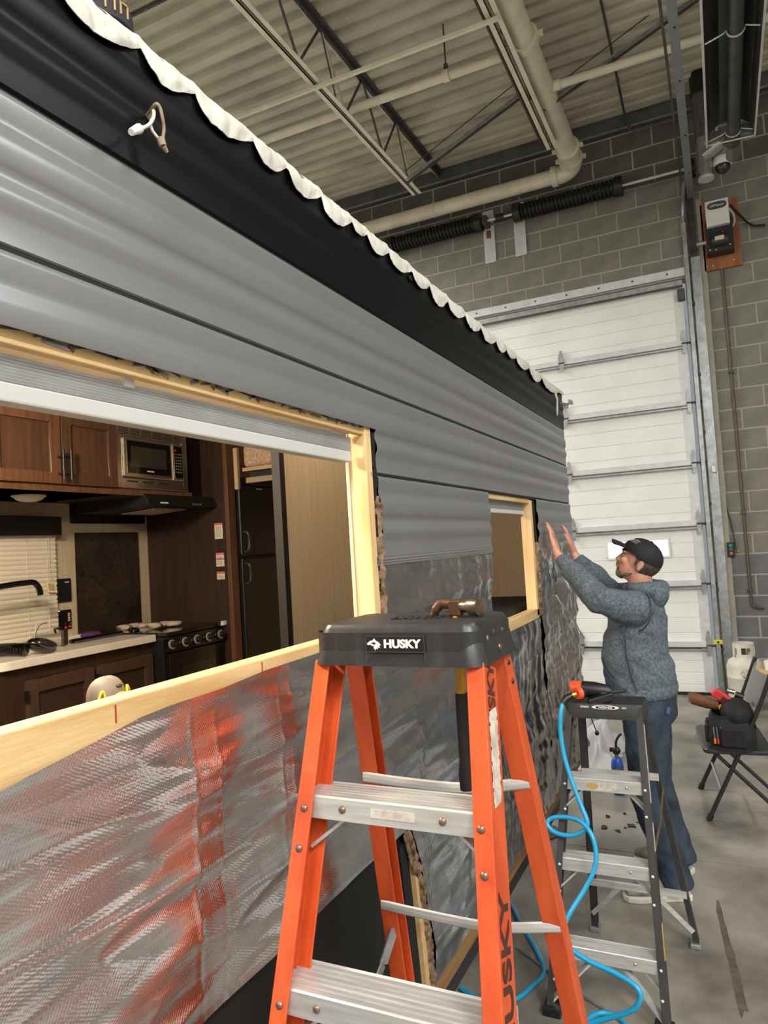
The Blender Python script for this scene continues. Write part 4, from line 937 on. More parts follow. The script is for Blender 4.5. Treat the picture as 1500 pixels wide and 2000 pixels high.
MB().box(xbc - .02, xbc - .004, yw0 + .03, yw1, ZB + .05, ZC - .04).build('face_frame', M_walnut_d, t)
z_top_d = yz(180, 1302, xbc)[1]
for pa, pb in ((48, 180), (190, 296)):
    d = shaker(t, yz(pa, 1330, xbc)[0], yz(pb, 1310, xbc)[0], ZB + .12, z_top_d, xbc - .004, M_brown, mat('brown_panel', (52, 37, 29), .5), fw=.06)
    MB().box(xbc + .012, xbc + .03, yz(pa, 1330, xbc)[0] - .014, yz(pa, 1330, xbc)[0] + .002, z_top_d - .09, z_top_d - .04).build('hinge', M_mblack, d)
ys1 = YP - .022; xs = -2.84
t = thing('gas_stove', ((XK + xs) / 2, (yw1 + ys1) / 2, ZB + .06), 'black gas range with silver ringed knobs and glass lid', 'stove')
MB().box(XK + .02, xs - .03, yw1 + .004, ys1, ZB + .06, ZC - .02).build('body', M_mblack, t)
MB().box(XK + .02, xs, yw1 + .004, ys1, ZC - .015, ZC + .008).build('glass_lid', M_gblack, t, bevel=.004)
MB().prism([(xs - .03, yw1 + .004, ZC - .02), (xs, yw1 + .004, ZC - .02), (xs + .012, yw1 + .004, ZC - .10), (xs - .03, yw1 + .004, ZC - .10)], (0, ys1 - yw1 - .008, 0)).build('control_fascia', M_gblack, t)
for k, (px, py) in enumerate(((335, 1259), (361, 1254), (384, 1249), (407, 1244), (430, 1239))):
    p = onX(px, py, xs + .01); dvec = Vector((.96, 0, .15)).normalized()
    kb = thing('knob', p); kb.parent = t; kb.location = p - wloc(t)
    MB().lathe([(.020, 0), (.027, .002), (.027, .008), (.021, .010)], p, dvec, 18).build('ring', mat('knob_ring', (210, 202, 186), .3, metal=.7), kb, smooth=50)
    MB().lathe([(.019, .006), (.018, .03), (.012, .034)], p, dvec, 14).build('grip', M_mblack, kb, smooth=50)
MB().box(xs - .03, xs + .004, yw1 + .01, ys1 - .006, ZB + .1, ZC - .11).build('oven_door', M_gblack, t, bevel=.006)
MB().box(xs + .003, xs + .006, yw1 + .1, ys1 - .1, ZB + .2, ZC - .19).build('oven_window', mat('oven_glass', (34, 32, 24), .1, coat=.5), t)
MB().box(xs - .0, xs + .02, ys1 - .03, ys1 + .012, ZC - .01, ZC + .018).build('corner_guard', M_white, t, bevel=.004)

# ---- faucet and clutter on the worktop
t = thing('faucet', (-3.25, 1.9, ZC), 'matt black high faucet spout reaching in front of the blind', 'faucet')
xq = -3.2
pts = [onX(-40, 1152, xq), onX(0, 1146, xq), onX(30, 1141, xq), onX(55, 1138, xq), onX(66, 1138, xq), onX(73, 1144, xq), onX(77, 1152, xq), onX(79, 1162, xq)]
MB().tube(spline(pts, 6), .0155, 12).build('spout', M_gblack, t, smooth=60)
b0 = onX(-40, 1152, xq); MB().tube(spline([b0, b0 + Vector((0, -.06, -.02)), (xq, b0.y - .1, ZC + .15), (xq, b0.y - .1, ZC)], 6), .0155, 12).build('riser', M_gblack, t, smooth=60)
MB().lathe([(.03, 0), (.03, .01), (.02, .02)], (xq, b0.y - .1, ZC), n=16).build('base', M_gblack, t, smooth=40)

def C(px, py, X): return onX(px, py, X)
Zt = ZC + .001
def at_c(px, py): return onZ(px, py, ZC)                         # point on the worktop
# corrugated hose
p0 = at_c(-8, 1283); p1 = at_c(52, 1283)
b = MB(); pts = []; rs = []
A = Vector((p0.x + .02, p0.y - .03, ZC + .034)); Bq = Vector((p1.x, p1.y, ZC + .032)); n = 60
for k in range(n + 1): pts.append(A.lerp(Bq, k / n) + Vector((.02 * math.sin(PI * k / n), 0, .004 * math.sin(PI * k / n)))); rs.append(.031 if k % 3 else .026)
single('corrugated_hose', b.tube(pts, rs, 14), M_gblack, 'ribbed black drain hose lying on the worktop by the faucet', 'hose', smooth=40)
# oval lamp with wires
c_ = at_c(82, 1277); t = thing('oval_lamp', c_, 'oval glossy black exterior lamp with loose wires on the worktop', 'lamp')
R3 = Matrix.Rotation(math.radians(-18), 3, 'X')
MB().ball((c_.x, c_.y, ZC + .040), (.045, .082, .036), 20, 10, R3).build('shell', M_gblack, t, smooth=180)
MB().ball((c_.x + .03, c_.y + .005, ZC + .045), (.025, .06, .022), 16, 8, R3).build('lens', mat('lens_dark', (44, 38, 36), .08, coat=.6), t, smooth=180)
q = C(67, 1246, c_.x); MB().tube(spline([q, C(72, 1232, c_.x), C(80, 1220, c_.x), C(92, 1216, c_.x)], 5), .0016, 5).build('wire', M_rubber, t)
MB().tube(spline([q, C(69, 1228, c_.x), C(72, 1216, c_.x), C(76, 1209, c_.x)], 5), .0014, 5).build('wire', M_wire, t)
# motor tube with flange
c_ = at_c(118, 1262); t = thing('vent_motor', c_, 'silver cylinder motor with a rusty square flange on the worktop', 'motor')
MB().cyl((c_.x - .06, c_.y - .11, ZC + .036), (c_.x, c_.y + .005, ZC + .036), .035, n=20).build('cylinder', mat('silver_can', (186, 180, 168), .3, metal=.7), t, smooth=50)
MB().obox((c_.x + .01, c_.y + .02, ZC + .042), (.012, .008, 0), (-.05, .07, 0), (0, 0, .082)).build('flange', mat('flange_dark', (74, 60, 48), .5, metal=.4, var=.3, vs=20), t, bevel=.006)
MB().tube(spline([(c_.x - .02, c_.y - .01, ZC + .07), (c_.x, c_.y - .03, ZC + .095), (c_.x + .01, c_.y + .0, ZC + .088)], 4), .006, 6).build('bracket', M_mblack, t)
# red connector with leads
c_ = at_c(40, 1262); t = thing('wire_connector', c_, 'red wire connector with upright red and black leads', 'connector')
MB().ball((c_.x, c_.y, ZC + .028), (.028, .032, .027), 12, 8).build('cap', mat('red_plastic', (150, 22, 26), .4), t, smooth=180)
MB().tube(spline([(c_.x, c_.y, ZC + .045), C(44, 1245, c_.x), C(45, 1235, c_.x), C(41, 1229, c_.x)], 5), .0035, 6).build('lead', mat('red_lead', (206, 50, 60), .4), t)
MB().tube(spline([(c_.x, c_.y, ZC + .045), C(47, 1244, c_.x), C(48, 1232, c_.x)], 5), .0028, 6).build('lead', M_rubber, t)
c_ = at_c(8, 1262); single('switch_stub', MB().cyl((c_.x, c_.y, ZC + .02), (c_.x, c_.y, ZC + .085), .008, n=8).box(c_.x - .03, c_.x + .03, c_.y - .035, c_.y + .02, ZC, ZC + .03), M_mblack, 'black switch body with an upright stem at the worktop end', 'switch')
# black strap and buckle end
s0 = at_c(140, 1258); s1 = at_c(238, 1240); s2 = at_c(262, 1236)
t = thing('trim_strip', s1, 'glossy black molded trim strip lying along the worktop', 'trim strip')
MB().tube([Vector((s0.x, s0.y, ZC + .014)), Vector((lerp(s0.x, s1.x, .5), lerp(s0.y, s1.y, .5), ZC + .014)), Vector((s1.x, s1.y, ZC + .014))], [(.012, .022), (.010, .016), (.010, .014)], 8, flat=(0, 0, 1)).build('bar', M_gblack, t, smooth=50)
MB().lathe([(.020, -.008), (.032, -.008), (.032, .008), (.020, .008)], (s2.x, s2.y, ZC + .016), (.35, 0, 1), 18, caps=False).build('ring_end', M_gblack, t, smooth=50)
single('purple_cloth', MB().ball((at_c(190, 1243).x - .05, at_c(190, 1243).y, ZC + .012), (.04, .07, .018), 10, 6), mat('purple', (86, 40, 100), .8), 'small purple cloth scrap against the backsplash', 'cloth')
# pair of work gloves
M_glove = mat('glove', (206, 196, 178), .9, c2=(172, 156, 132), vs=18, detail=5, bump=.5, bs=50)
for k, (px, py, lb, sc_) in enumerate(((262, 1229, 'cream cotton work glove lying on the stove edge, nearer one', 1), (320, 1228, 'cream cotton work glove lying flat on the stove lid', .9))):
    c_ = at_c(px, py); b = MB(); zz = ZC + (.012 if k else .004)
    b.ball((c_.x, c_.y, zz + .017), (.045 * sc_, .065 * sc_, .017), 16, 8)
    for f_ in range(4): b.tube([(c_.x + .03 - .02 * f_, c_.y + .05, zz + .014), (c_.x + .036 - .022 * f_, c_.y + .10, zz + .014), (c_.x + .04 - .024 * f_, c_.y + .125 - .006 * abs(f_ - 1.5), zz + .012)], [.012, .011, .006], 8)
    b.tube([(c_.x + .03, c_.y, zz + .015), (c_.x + .07, c_.y + .03, zz + .014), (c_.x + .085, c_.y + .055, zz + .012)], [.015, .013, .007], 8)
    b.tube([(c_.x, c_.y - .05, zz + .016), (c_.x - .005, c_.y - .10, zz + .016)], [(.017, .045), (.018, .05)], 12, flat=(0, 0, 1))
    o = single('work_glove', b, M_glove, lb, 'glove', 'work gloves', smooth=180)
# knee pad behind the sill
c_ = onX(207, 1352, XI - .14)
t = thing('power_tool', (c_.x, c_.y, 1.50), 'grey domed tool body with yellow trim standing behind the sill', 'power tool')
M_kg = mat('pad_grey', (116, 104, 90), .6, var=.12, vs=20)
b = MB(); b.ball((0, 0, 0), (1, 1, 1), 22, 14)
b.v = [Vector((c_.x + .030 * v.x, c_.y + .038 * math.copysign(abs(v.y) ** .75, v.y), c_.z - .012 + .043 * math.copysign(abs(v.z) ** .85, v.z))) for v in b.v]; b.build('shell', M_kg, t, smooth=180)
MB().ball((c_.x + .026, c_.y + .008, c_.z + .012), (.006, .008, .003), 10, 6).build('vent_slot', M_mblack, t)
M_yel = mat('tool_yellow', (228, 178, 32), .45)
b = MB()
for s_ in (-1, 1): b.tube(spline([(c_.x + .018, c_.y + s_ * .039, c_.z - .022), (c_.x + .022, c_.y + s_ * .037, c_.z - .004), (c_.x + .024, c_.y + s_ * .030, c_.z + .008), (c_.x + .028, c_.y + s_ * .026, c_.z - .010)], 4), .0028, 6)
b.tube(spline([(c_.x + .030, c_.y - .026, c_.z - .014), (c_.x + .036, c_.y, c_.z - .002), (c_.x + .030, c_.y + .026, c_.z - .006)], 5), .0035, 6); b.build('yellow_trim', M_yel, t, smooth=60)
MB().box(c_.x - .02, c_.x + .030, c_.y - .044, c_.y + .050, c_.z - .045, c_.z - .012).build('base', mat('pad_dark', (74, 70, 66), .5), t, bevel=.006)
MB().beam((c_.x + .034, c_.y - .03, c_.z - .011), (c_.x + .034, c_.y + .032, c_.z - .006), .012, .005).build('rib_rail', M_mblack, t)
for k in range(6): MB().box(c_.x + .030, c_.x + .036, c_.y - .030 + k * .0105, c_.y - .024 + k * .0105, c_.z - .034, c_.z - .010).build('rib', mat('rib_clear', (190, 186, 176), .2) if k == 0 else bpy.data.materials['rib_clear'], t, bevel=.0015)
MB().box(c_.x - .03, c_.x + .04, c_.y - .06, c_.y + .06, 1.50, c_.z - .045).build('foot', mat('pad_foot', (50, 46, 42), .6), t)
single('bench_box', MB().box(XI - .34, XI - .01, -1.2, YO - .1, ZB + .05, 1.50), M_brown, 'brown bench box along the inside of the trailer wall', 'bench')

# ================================================================== LADDERS, TOOLS, LOOSE THINGS
def onPl(px, py, a, b):
    d = _ray(px, py); t = (a + b * C0.z - C0.y) / (d.y - b * d.z); return C0 + d * t
M_orange = mat('fibreglass_orange', (204, 86, 38), .42, c2=(182, 66, 26), vs=9, st=(2, 2, .5), detail=6, coat=.1)
M_alu = mat('step_aluminium', (222, 222, 218), .36, metal=.55, c2=(196, 194, 188), vs=10, st=(.6, 8, 8), detail=6)
M_rivet = mat('rivet', (132, 112, 96), .4, metal=.7)
M_capbl = mat('cap_black', (36, 36, 38), .38, c2=(52, 52, 54), vs=7, st=(6, 6, .5), detail=6, lo=.45, hi=.8)
M_captop = mat('cap_tread', (40, 40, 42), .5, bump=.9, bs=170, bdist=.004)
M_charcoal = mat('rail_charcoal', (58, 57, 55), .5, c2=(42, 41, 40), vs=9, st=(2, 2, .6), detail=6)
M_ink = mat('faded_ink', (70, 34, 22), .7)
M_label = mat('worn_label', (206, 200, 188), .6, c2=(150, 140, 128), vs=30, detail=6)
CHAN = lambda d, fl, t: [(0, 0), (fl, 0), (fl, t), (t, t), (t, d - t), (fl, d - t), (fl, d), (0, d)]
def rail(t, name, p0, p1, inward, depth, fl, m, th=.005, back=1):
    p0, p1 = Vector(p0), Vector(p1); ax = (p1 - p0).normalized(); u = Vector((inward, 0, 0)); u = (u - ax * u.dot(ax)).normalized()
    v = Vector((0, 1, 0)) * back; v = (v - ax * v.dot(ax)).normalized()
    return MB().sect(CHAN(depth, fl, th), u, v, p0, p1).build(name, m, t, bevel=.0015)
def step(t, x0, x1, y, z, depth, skirt, parent=None):
    s = parent if parent is not None else thing('step', ((x0 + x1) / 2, y, z - skirt))
    if s.parent is None: s.parent = t; s.location = s.location - wloc(t)
    pr = []; n = 6
    pr += [(0, -skirt), (0, -.003), (.003, 0)]
    for k in range(n):
        a = .006 + (depth - .012) * k / n; w = (depth - .012) / n
        pr += [(a, 0), (a + w * .6, 0), (a + w * .65, -.003), (a + w * .95, -.003)]
    pr += [(depth - .003, 0), (depth, -.003), (depth, -skirt), (depth - .004, -skirt), (depth - .004, -.009), (.004, -.009), (.004, -skirt)]
    MB().sect(pr, (0, 1, 0), (0, 0, 1), (x0, y, z), (x1, y, z)).build('tread', M_alu, s); return s
def rivet(p, parent, r=.007, n=(0, -1, 0), m=None):
    MB().lathe([(r, 0), (r * .9, r * .35), (r * .5, r * .6), (.0005, r * .68)], p, n, 12).build('rivet', m or M_rivet, parent, smooth=60)
def ladder_cap(t, x0, x1, y0, y1, z0, z1, m, mtop, flare=.016, hole=None, rad=.028):
    N_ = 8; lo = rrect(x0 - flare, x1 + flare, y0 - flare * .7, y1 + flare * .7, rad + .01, N_); up = rrect(x0, x1, y0, y1, rad, N_); n = len(lo)
    up2 = rrect(x0 + .006, x1 - .006, y0 + .006, y1 - .006, rad - .004, N_)
    b = MB()
    rings = [[(x, y, z0) for x, y in lo], [(x, y, z1 - .008) for x, y in up], [(x, y, z1) for x, y in up2]]
    vs = [p for r in rings for p in r]
    b.add(vs, [(r * n + i, r * n + (i + 1) % n, (r + 1) * n + (i + 1) % n, (r + 1) * n + i) for r in range(2) for i in range(n)])
    li = [(x0 + .004 + (x - x0) * .96, y0 + .004 + (y - y0) * .94, z0) for x, y in lo]
    b.add([(x, y, z0) for x, y in lo] + li + [(p[0], p[1], z1 - .014) for p in li], [(i, (i + 1) % n, n + (i + 1) % n, n + i) for i in range(n)] + [(n + i, n + (i + 1) % n, 2 * n + (i + 1) % n, 2 * n + i) for i in range(n)])
    b.build('cap_shell', m, t, smooth=35)
    cx, cy = (x0 + x1) / 2, (y0 + y1) / 2; b = MB()
    if hole:
        hx, hy, rx, ry = hole; ring = []
        for x, y in up2:
            a = math.atan2((y - hy) / ry, (x - hx) / rx); ring.append((hx + rx * math.cos(a), hy + ry * math.sin(a)))
        b.add([(x, y, z1) for x, y in up2] + [(x, y, z1) for x, y in ring] + [(x, y, z1 - .02) for x, y in ring], [(i, (i + 1) % n, n + (i + 1) % n, n + i) for i in range(n)] + [(n + i, n + (i + 1) % n, 2 * n + (i + 1) % n, 2 * n + i) for i in range(n)])
    else: b.add([(x, y, z1) for x, y in up2], [tuple(range(n))])
    b.build('cap_top', mtop, t)

# ------------------------------------------------------------------ tall orange ladder
FA, FB = 1.175 - .33 * 1.385, .33
fyo = lambda z: FA + FB * z
XLo = lambda z: -.772 - .0252 * (1.623 - z)
XRo = lambda z: -.414 + .095 * (1.633 - z)
LO = thing('step_ladder', (-.59, 1.3, 0), 'tall orange fibreglass step ladder with black cap standing in the foreground', 'ladder')
zt = 1.63
rail(LO, 'front_rail', (XLo(.01), fyo(.01), .01), (XLo(zt), fyo(zt), zt), 1, .072, .034, M_orange)
rail(LO, 'front_rail', (XRo(.01), fyo(.01), .01), (XRo(zt), fyo(zt), zt), -1, .072, .034, M_orange)
ry = lambda z: 1.40 + .25 * (1.64 - z)
RLo = lambda z: -.789 - .045 * (1.59 - z)
RRo = lambda z: -.402 + .07 * (1.37 - z)
rail(LO, 'rear_rail', (RLo(.01), ry(.01), .01), (RLo(1.655), ry(1.655), 1.655), 1, .046, .042, M_orange)
rail(LO, 'rear_rail', (RRo(.01), ry(.01), .01), (RRo(1.655), ry(1.655), 1.655), -1, .046, .042, M_orange)
for z, sk in ((1.385, .043), (1.08, .046), (.775, .046), (.47, .046)):
    x0, x1 = XLo(z) + .006, XRo(z) - .006
    s = step(LO, x0, x1, fyo(z) + .006, z, .085 if z > 1.2 else .095, sk)
    s['kind_note'] = 'tread' if False else ''; del s['kind_note']
    zc2 = z - sk * .5
    for xx in (XLo(z) + .018, XRo(z) - .018): rivet((xx, fyo(zc2) - .0005, zc2), s, .0075)
    for f_ in (.2, .8) if z > 1.2 else (.16, .84): rivet((lerp(x0 + .02, x1 - .02, f_), fyo(z) + .006, zc2), s, .0075)
    if z > 1.2:
        lc = onPl(766, 1588, fyo(z) + .005, 0)
        MB().box(lc.x - .045, lc.x + .045, fyo(z) + .0045, fyo(z) + .0058, zc2 - .008, zc2 + .008).build('worn_sticker', M_label, s)
    for sx in (-1, 1):
        xr_ = XLo(z - .1) + .012 if sx < 0 else XRo(z - .1) - .012
        MB().beam((xr_, fyo(z) + .03, z - .105), (xr_ - sx * .085, fyo(z) + .045, z - sk + .004), .022, .006).build('knee_brace', M_alu, s)
        rivet((XLo(z - .088) + .018 if sx < 0 else XRo(z - .088) - .018, fyo(z - .088) - .0005, z - .088), s, .0075)
for z in (1.315, .985, .64, .3):
    pts = [(RLo(z) + .006, ry(z) - .004, z + .008), (lerp(RLo(z), RRo(z), .3), ry(z) - .010, z + .006), (lerp(RLo(z), RRo(z), .65), ry(z) - .014, z + .008), (RRo(z) - .006, ry(z) - .004, z + .028)]
    MB().tube(spline(pts, 4), [(.012, .004)] * 13, 8, flat=(0, 0, 1)).build('rear_crossbar', M_alu, LO)
q0 = Vector((RLo(.9) + .03, ry(.9) - .004, .93)); q1 = Vector((RLo(.8) + .015, ry(.8) - .06, .86)); q2 = Vector((XLo(.62) + .03, fyo(.62) + .09, .70))
for a_, b_ in ((q0, q1), (q1, q2)): MB().beam(a_, b_, .005, .022).build('spreader', M_galv, LO)
ladder_cap(LO, -.757, -.424, 1.250, 1.478, 1.622, 1.700, M_capbl, M_captop, .017, (-.585, 1.375, .072, .05))
pl = lambda px, py: onY(px, py, 1.2395)
pc = pl(771, 1258)
b = MB(); wq, hq = .062, .0155
for a_ in ((-wq, wq, hq - .0008, hq), (-wq, wq, -hq, -hq + .0008), (-wq, -wq + .0008, -hq - .018, hq), (wq - .0008, wq, -hq - .018, hq)): b.box(pc.x + a_[0], pc.x + a_[1], 1.2375, 1.2395, pc.z + a_[2], pc.z + a_[3])
b.build('badge_frame', mat('badge_line', (74, 74, 76), .5), LO)
MB().box(pc.x - wq, pc.x + wq, 1.2385, 1.2405, pc.z - hq, pc.z + hq).build('badge_plate', mat('badge_black', (20, 20, 21), .4), LO)
lettering('badge_lettering', 'HUSKY', .0215, (pc.x + .015, 1.2378, pc.z), (1, 0, 0), (0, 0, 1), mat('badge_white', (232, 230, 222), .5), LO, bold=.0009, sx=1.12)
dog = [(-.020, .001), (-.013, .006), (-.008, .007), (-.004, .011), (-.001, .007), (.006, .003), (.010, -.002), (.006, -.003), (.008, -.007), (.003, -.006), (.003, -.010), (-.001, -.008), (-.002, -.012), (-.006, -.007), (-.004, -.004), (-.010, -.003), (-.012, -.001), (-.018, -.002)]
MB().prism([(pc.x - .039 + u, 1.2382, pc.z + v) for u, v in dog], (0, -.0006, 0)).build('badge_emblem', bpy.data.materials['badge_white'], LO)
MB().prism([(pc.x - .039 + u, 1.2376, pc.z + v) for u, v in ((-.012, .002), (-.004, .004), (.0, .001), (-.004, -.001))], (0, -.0004, 0)).build('emblem_eye', bpy.data.materials['badge_black'], LO)
for yy, zz in ((1.30, 1.668), (1.34, 1.676), (1.40, 1.672), (1.36, 1.643)): rivet((-.4095 - (zz - 1.622) * .2, yy, zz), LO, .0065, (1, 0, .15))
for zz in (1.60, 1.56): rivet((RRo(zz) + .0002, ry(zz) + .02, zz), LO, .006, (1, 0, 0), M_black)
axr = Vector((XRo(zt) - XRo(.5), fyo(zt) - fyo(.5), zt - .5)).normalized()
def on_web(z, dy=.036): return Vector((XRo(z) + .0012, fyo(z) + dy, z))
nrm = Vector((1, 0, .095)).normalized(); upv = nrm.cross(axr)
lettering('rail_lettering', 'HUSKY', .05, on_web(1.55), axr, upv, M_ink, LO, depth=.0004, bold=.0012)
lettering('rail_lettering', 'HUSKY', .06, on_web(1.15), axr, upv, mat('rail_ink', (58, 32, 26), .7), LO, depth=.0004, bold=.0014, sx=1.25)
b = MB()
for z in [1.54 - .008 * k for k in range(19)]: b.obox(on_web(z, .034) + Vector((.0006, 0, 0)), (.0014, 0, 0), Vector((0, 1, 0)) * (.040 + .006 * math.sin(z * 300)), axr * .009)
b.build('worn_sticker', M_label, LO)
for x, z in ((XLo(0), 0), (XRo(0), 0)): MB().box(x - .02 if x < -.6 else x - .045, x + .045 if x < -.6 else x + .02, fyo(0) - .015, fyo(0) + .085, 0, .03).build('foot', M_rubber, LO, bevel=.004)
for x in (RLo(0), RRo(0)): MB().box(x - .012 if x < -.6 else x - .045, x + .045 if x < -.6 else x + .012, ry(0) - .008, ry(0) + .055, 0, .03).build('foot', M_rubber, LO, bevel=.004)

# ---- claw hammer hanging in the cap
hx = onY(904, 1400, 1.372).x; hy = 1.372
t = thing('claw_hammer', (hx, hy, 1.40), 'steel claw hammer with black and yellow grip hung through the orange ladder cap', 'hammer')
M_ham = mat('hammer_steel', (140, 134, 128), .3, metal=.85, c2=(96, 78, 62), vs=16, detail=5)
hz = 1.722
MB().tube([(hx + .012, hy, hz), (hx + .026, hy - .004, hz), (hx + .034, hy - .006, hz), (hx + .056, hy - .011, hz), (hx + .058, hy - .012, hz)], [.0135, .012, .0185, .0195, .017], 18).build('striking_head', M_ham, t, smooth=50)
MB().box(hx - .013, hx + .013, hy - .012, hy + .012, hz - .02, hz + .014).build('eye', mat('hammer_brown', (92, 66, 48), .45, metal=.6), t, bevel=.004)
for s_ in (-1, 1):
    MB().tube(spline([(hx - .008, hy + s_ * .004, hz + .004), (hx - .030, hy + s_ * .008, hz + .006), (hx - .042, hy + s_ * .011, hz - .006), (hx - .050, hy + s_ * .012, hz - .020)], 5), [(.010, .006)] * 6 + [(.008, .006)] * 5 + [(.005, .005)] * 4 + [(.002, .005)], 8, flat=(0, 0, 1)).build('claw', bpy.data.materials['hammer_brown'], t, smooth=50)
zsp = onY(904, 1356, hy).z; ze = onY(904, 1540, hy).z
MB().tube([(hx, hy, hz - .01), (hx, hy, 1.62), (hx, hy, zsp)], [(.008, .011), (.010, .013), (.0105, .0135)], 14, flat=(1, 0, 0)).build('yellow_shaft', mat('shaft_yellow', (206, 160, 30), .4, c2=(168, 124, 24), vs=30), t, smooth=60)
MB().tube([(hx, hy, zsp + .003), (hx, hy, zsp - .01), (hx, hy, lerp(zsp, ze, .4)), (hx, hy, lerp(zsp, ze, .7)), (hx, hy, ze + .03), (hx, hy, ze)], [(.012, .015), (.0125, .0155), (.0125, .016), (.0125, .016), (.0155, .0185), (.0145, .0175)], 14, flat=(1, 0, 0)).build('grip', M_rubber, t, smooth=60)

# ------------------------------------------------------------------ small charcoal ladder
GA, GB = 2.80, .27
fw = lambda z: GA + GB * z
LW = thing('step_ladder', (-.5, 3.1, 0), 'short charcoal step ladder with aluminium treads beside the man', 'ladder')
pA, pB = onPl(1103, 1420, GA, GB), onPl(1078, 1800, GA, GB); pC, pD = onPl(1256, 1420, GA, GB), onPl(1302, 1930, GA, GB)
WL = lambda z: lerp(pA.x, pB.x, (pA.z - z) / (pA.z - pB.z)); WR = lambda z: lerp(pC.x, pD.x, (pC.z - z) / (pC.z - pD.z))
rail(LW, 'front_rail', (WL(.03), fw(.03), .03), (WL(1.12), fw(1.12), 1.12), 1, .06, .026, M_charcoal)
rail(LW, 'front_rail', (WR(.03), fw(.03), .03), (WR(1.12), fw(1.12), 1.12), -1, .06, .026, M_charcoal)
rL, rR = onZ(1157, 1812, 0), onZ(1368, 1858, 0)
yr = lambda z: 3.47 - .21 * z
WRL = lambda z: lerp(rL.x, WL(1.12) + .02, z / 1.12); WRR = lambda z: lerp(rR.x, WR(1.12) - .01, z / 1.12)
rail(LW, 'rear_rail', (WRL(.02), yr(.02), .02), (WRL(1.11), yr(1.11), 1.11), 1, .034, .03, M_charcoal)
rail(LW, 'rear_rail', (WRR(.02), yr(.02), .02), (WRR(1.11), yr(1.11), 1.11), -1, .034, .024, M_charcoal)
for i, (pl_, pr_) in enumerate((((1100, 1516), (1250, 1531)), ((1092, 1671), (1265, 1700)), ((1106, 1845), (1280, 1881)))):
    z = (onPl(*pl_, GA, GB).z + onPl(*pr_, GA, GB).z) / 2
    s = step(LW, WL(z) + .006, WR(z) - .006, fw(z) + .004, z, .085, .05)
    for xx in (WL(z) + .013, WR(z) - .013):
        rivet((xx, fw(z - .025) - .0005, z - .025), s, .006, m=M_galv_w); rivet((xx, fw(z - .12) - .0005, z - .12), s, .006, m=M_galv_w)
    rivet((lerp(WL(z), WR(z), .75), fw(z) + .004, z - .025), s, .006, m=M_galv)
    for sx in (-1, 1):
        xr_ = WL(z - .13) + .01 if sx < 0 else WR(z - .13) - .01
        MB().beam((xr_, fw(z) + .03, z - .13), (xr_ - sx * .09, fw(z) + .05, z - .045), .03, .007).build('knee_brace', M_alu, s)
    if i == 0:
        MB().box(lerp(WL(z), WR(z), .28), lerp(WL(z), WR(z), .64), fw(z) + .0025, fw(z) + .0042, z - .045, z - .012).build('worn_sticker', M_label, s)
        MB().prism([(lerp(WL(z), WR(z), .36) + .024 * math.cos(a), fw(z) + .0024, z - .028 + .013 * math.sin(a)) for a in [2 * PI * k / 16 for k in range(16)]], (0, -.0006, 0)).build('sticker_seal', mat('seal_gold', (176, 146, 84), .6), s)
zr1 = .40
for z in (.79, .25): MB().beam((WRL(z) + .004, yr(z) - .003, z), (WRR(z) - .004, yr(z) - .003, z), .012, .03).build('rear_crossbar', M_alu, LW)
MB().beam((WRL(.1) + .01, yr(.1) - .004, .09), (lerp(WRL(.25), WRR(.25), .32), yr(.25) - .004, .24), .008, .02).build('rear_brace', M_alu, LW)
MB().beam((WRR(.1) - .01, yr(.1) - .004, .08), (lerp(WRL(.25), WRR(.25), .68), yr(.25) - .004, .235), .008, .02).build('rear_brace', M_alu, LW)
for sx in (-1, 1): MB().beam((lerp(WL(.2), WR(.2), .5 + .12 * sx), fw(.2) + .05, .195), ((WR(.04) - .012) if sx > 0 else WL(.04) + .012, fw(.04) + .03, .035), .03, .008).build('bottom_brace', M_alu, LW)
M_spr = mat('spreader_brass', (112, 100, 66), .45, metal=.6)
sp0 = Vector((WR(.62) - .002, fw(.62) + .05, .60)); sp1 = Vector((lerp(WR(.66), WRR(.66), .5), lerp(fw(.66), yr(.66), .5) + .02, .65)); sp2 = Vector((WRR(.72), yr(.72), .74))
for a_, b_ in ((sp0, sp1), (sp1, sp2)): MB().beam(a_, b_, .005, .022).build('spreader', M_spr, LW)
for x, y, r_ in ((WL(0), fw(0), 0), (WR(0) - .05, fw(0), 0)): MB().box(x - .01, x + .06, y - .01, y + .075, 0, .14 if False else .035).build('foot', M_black, LW, bevel=.004)
for x, y in ((WRL(0) - .004, yr(0)), (WRR(0) - .04, yr(0))): MB().box(x, x + .044, y - .02, y + .04, 0, .022).build('foot', M_galv, LW, bevel=.004)
capz = onPl(1180, 1376, fw(1.14) - .0, 0).z
ladder_cap(LW, WL(1.12) - .004, WR(1.12) + .008, fw(1.12) - .006, fw(1.12) + .17, capz - .058, capz + .004, mat('werner_black', (44, 44, 43), .45, var=.15, vs=20), M_captop, .004, (WR(1.12) - .07, fw(1.12) + .085, .02, .012), .02)
ey = fw(1.12) - .0135
pw_ = onY(1182, 1382, ey)
b = MB(); b.prism([(pw_.x + .055 * math.cos(a), ey + .002, pw_.z + .0095 * math.sin(a)) for a in [2 * PI * k / 28 for k in range(28)]], (0, -.002, 0)); b.build('badge_oval', M_white, LW)
b = MB(); b.prism([(pw_.x + .040 * math.cos(a), ey - .0002, pw_.z + .0078 * math.sin(a)) for a in [2 * PI * k / 28 for k in range(28)]], (0, -.0012, 0)); b.build('badge_field', M_black, LW)
lettering('badge_lettering', 'WERNER', .0145, (pw_.x, ey - .002, pw_.z), (1, 0, 0), (0, 0, 1), M_white, LW, depth=.0003, bold=.0003)
b = MB()
for dx, w in ((-.085, .018), (.075, .009)): b.box(pw_.x + dx - w, pw_.x + dx + w, ey - .0008, ey + .002, pw_.z - .004, pw_.z + .004)
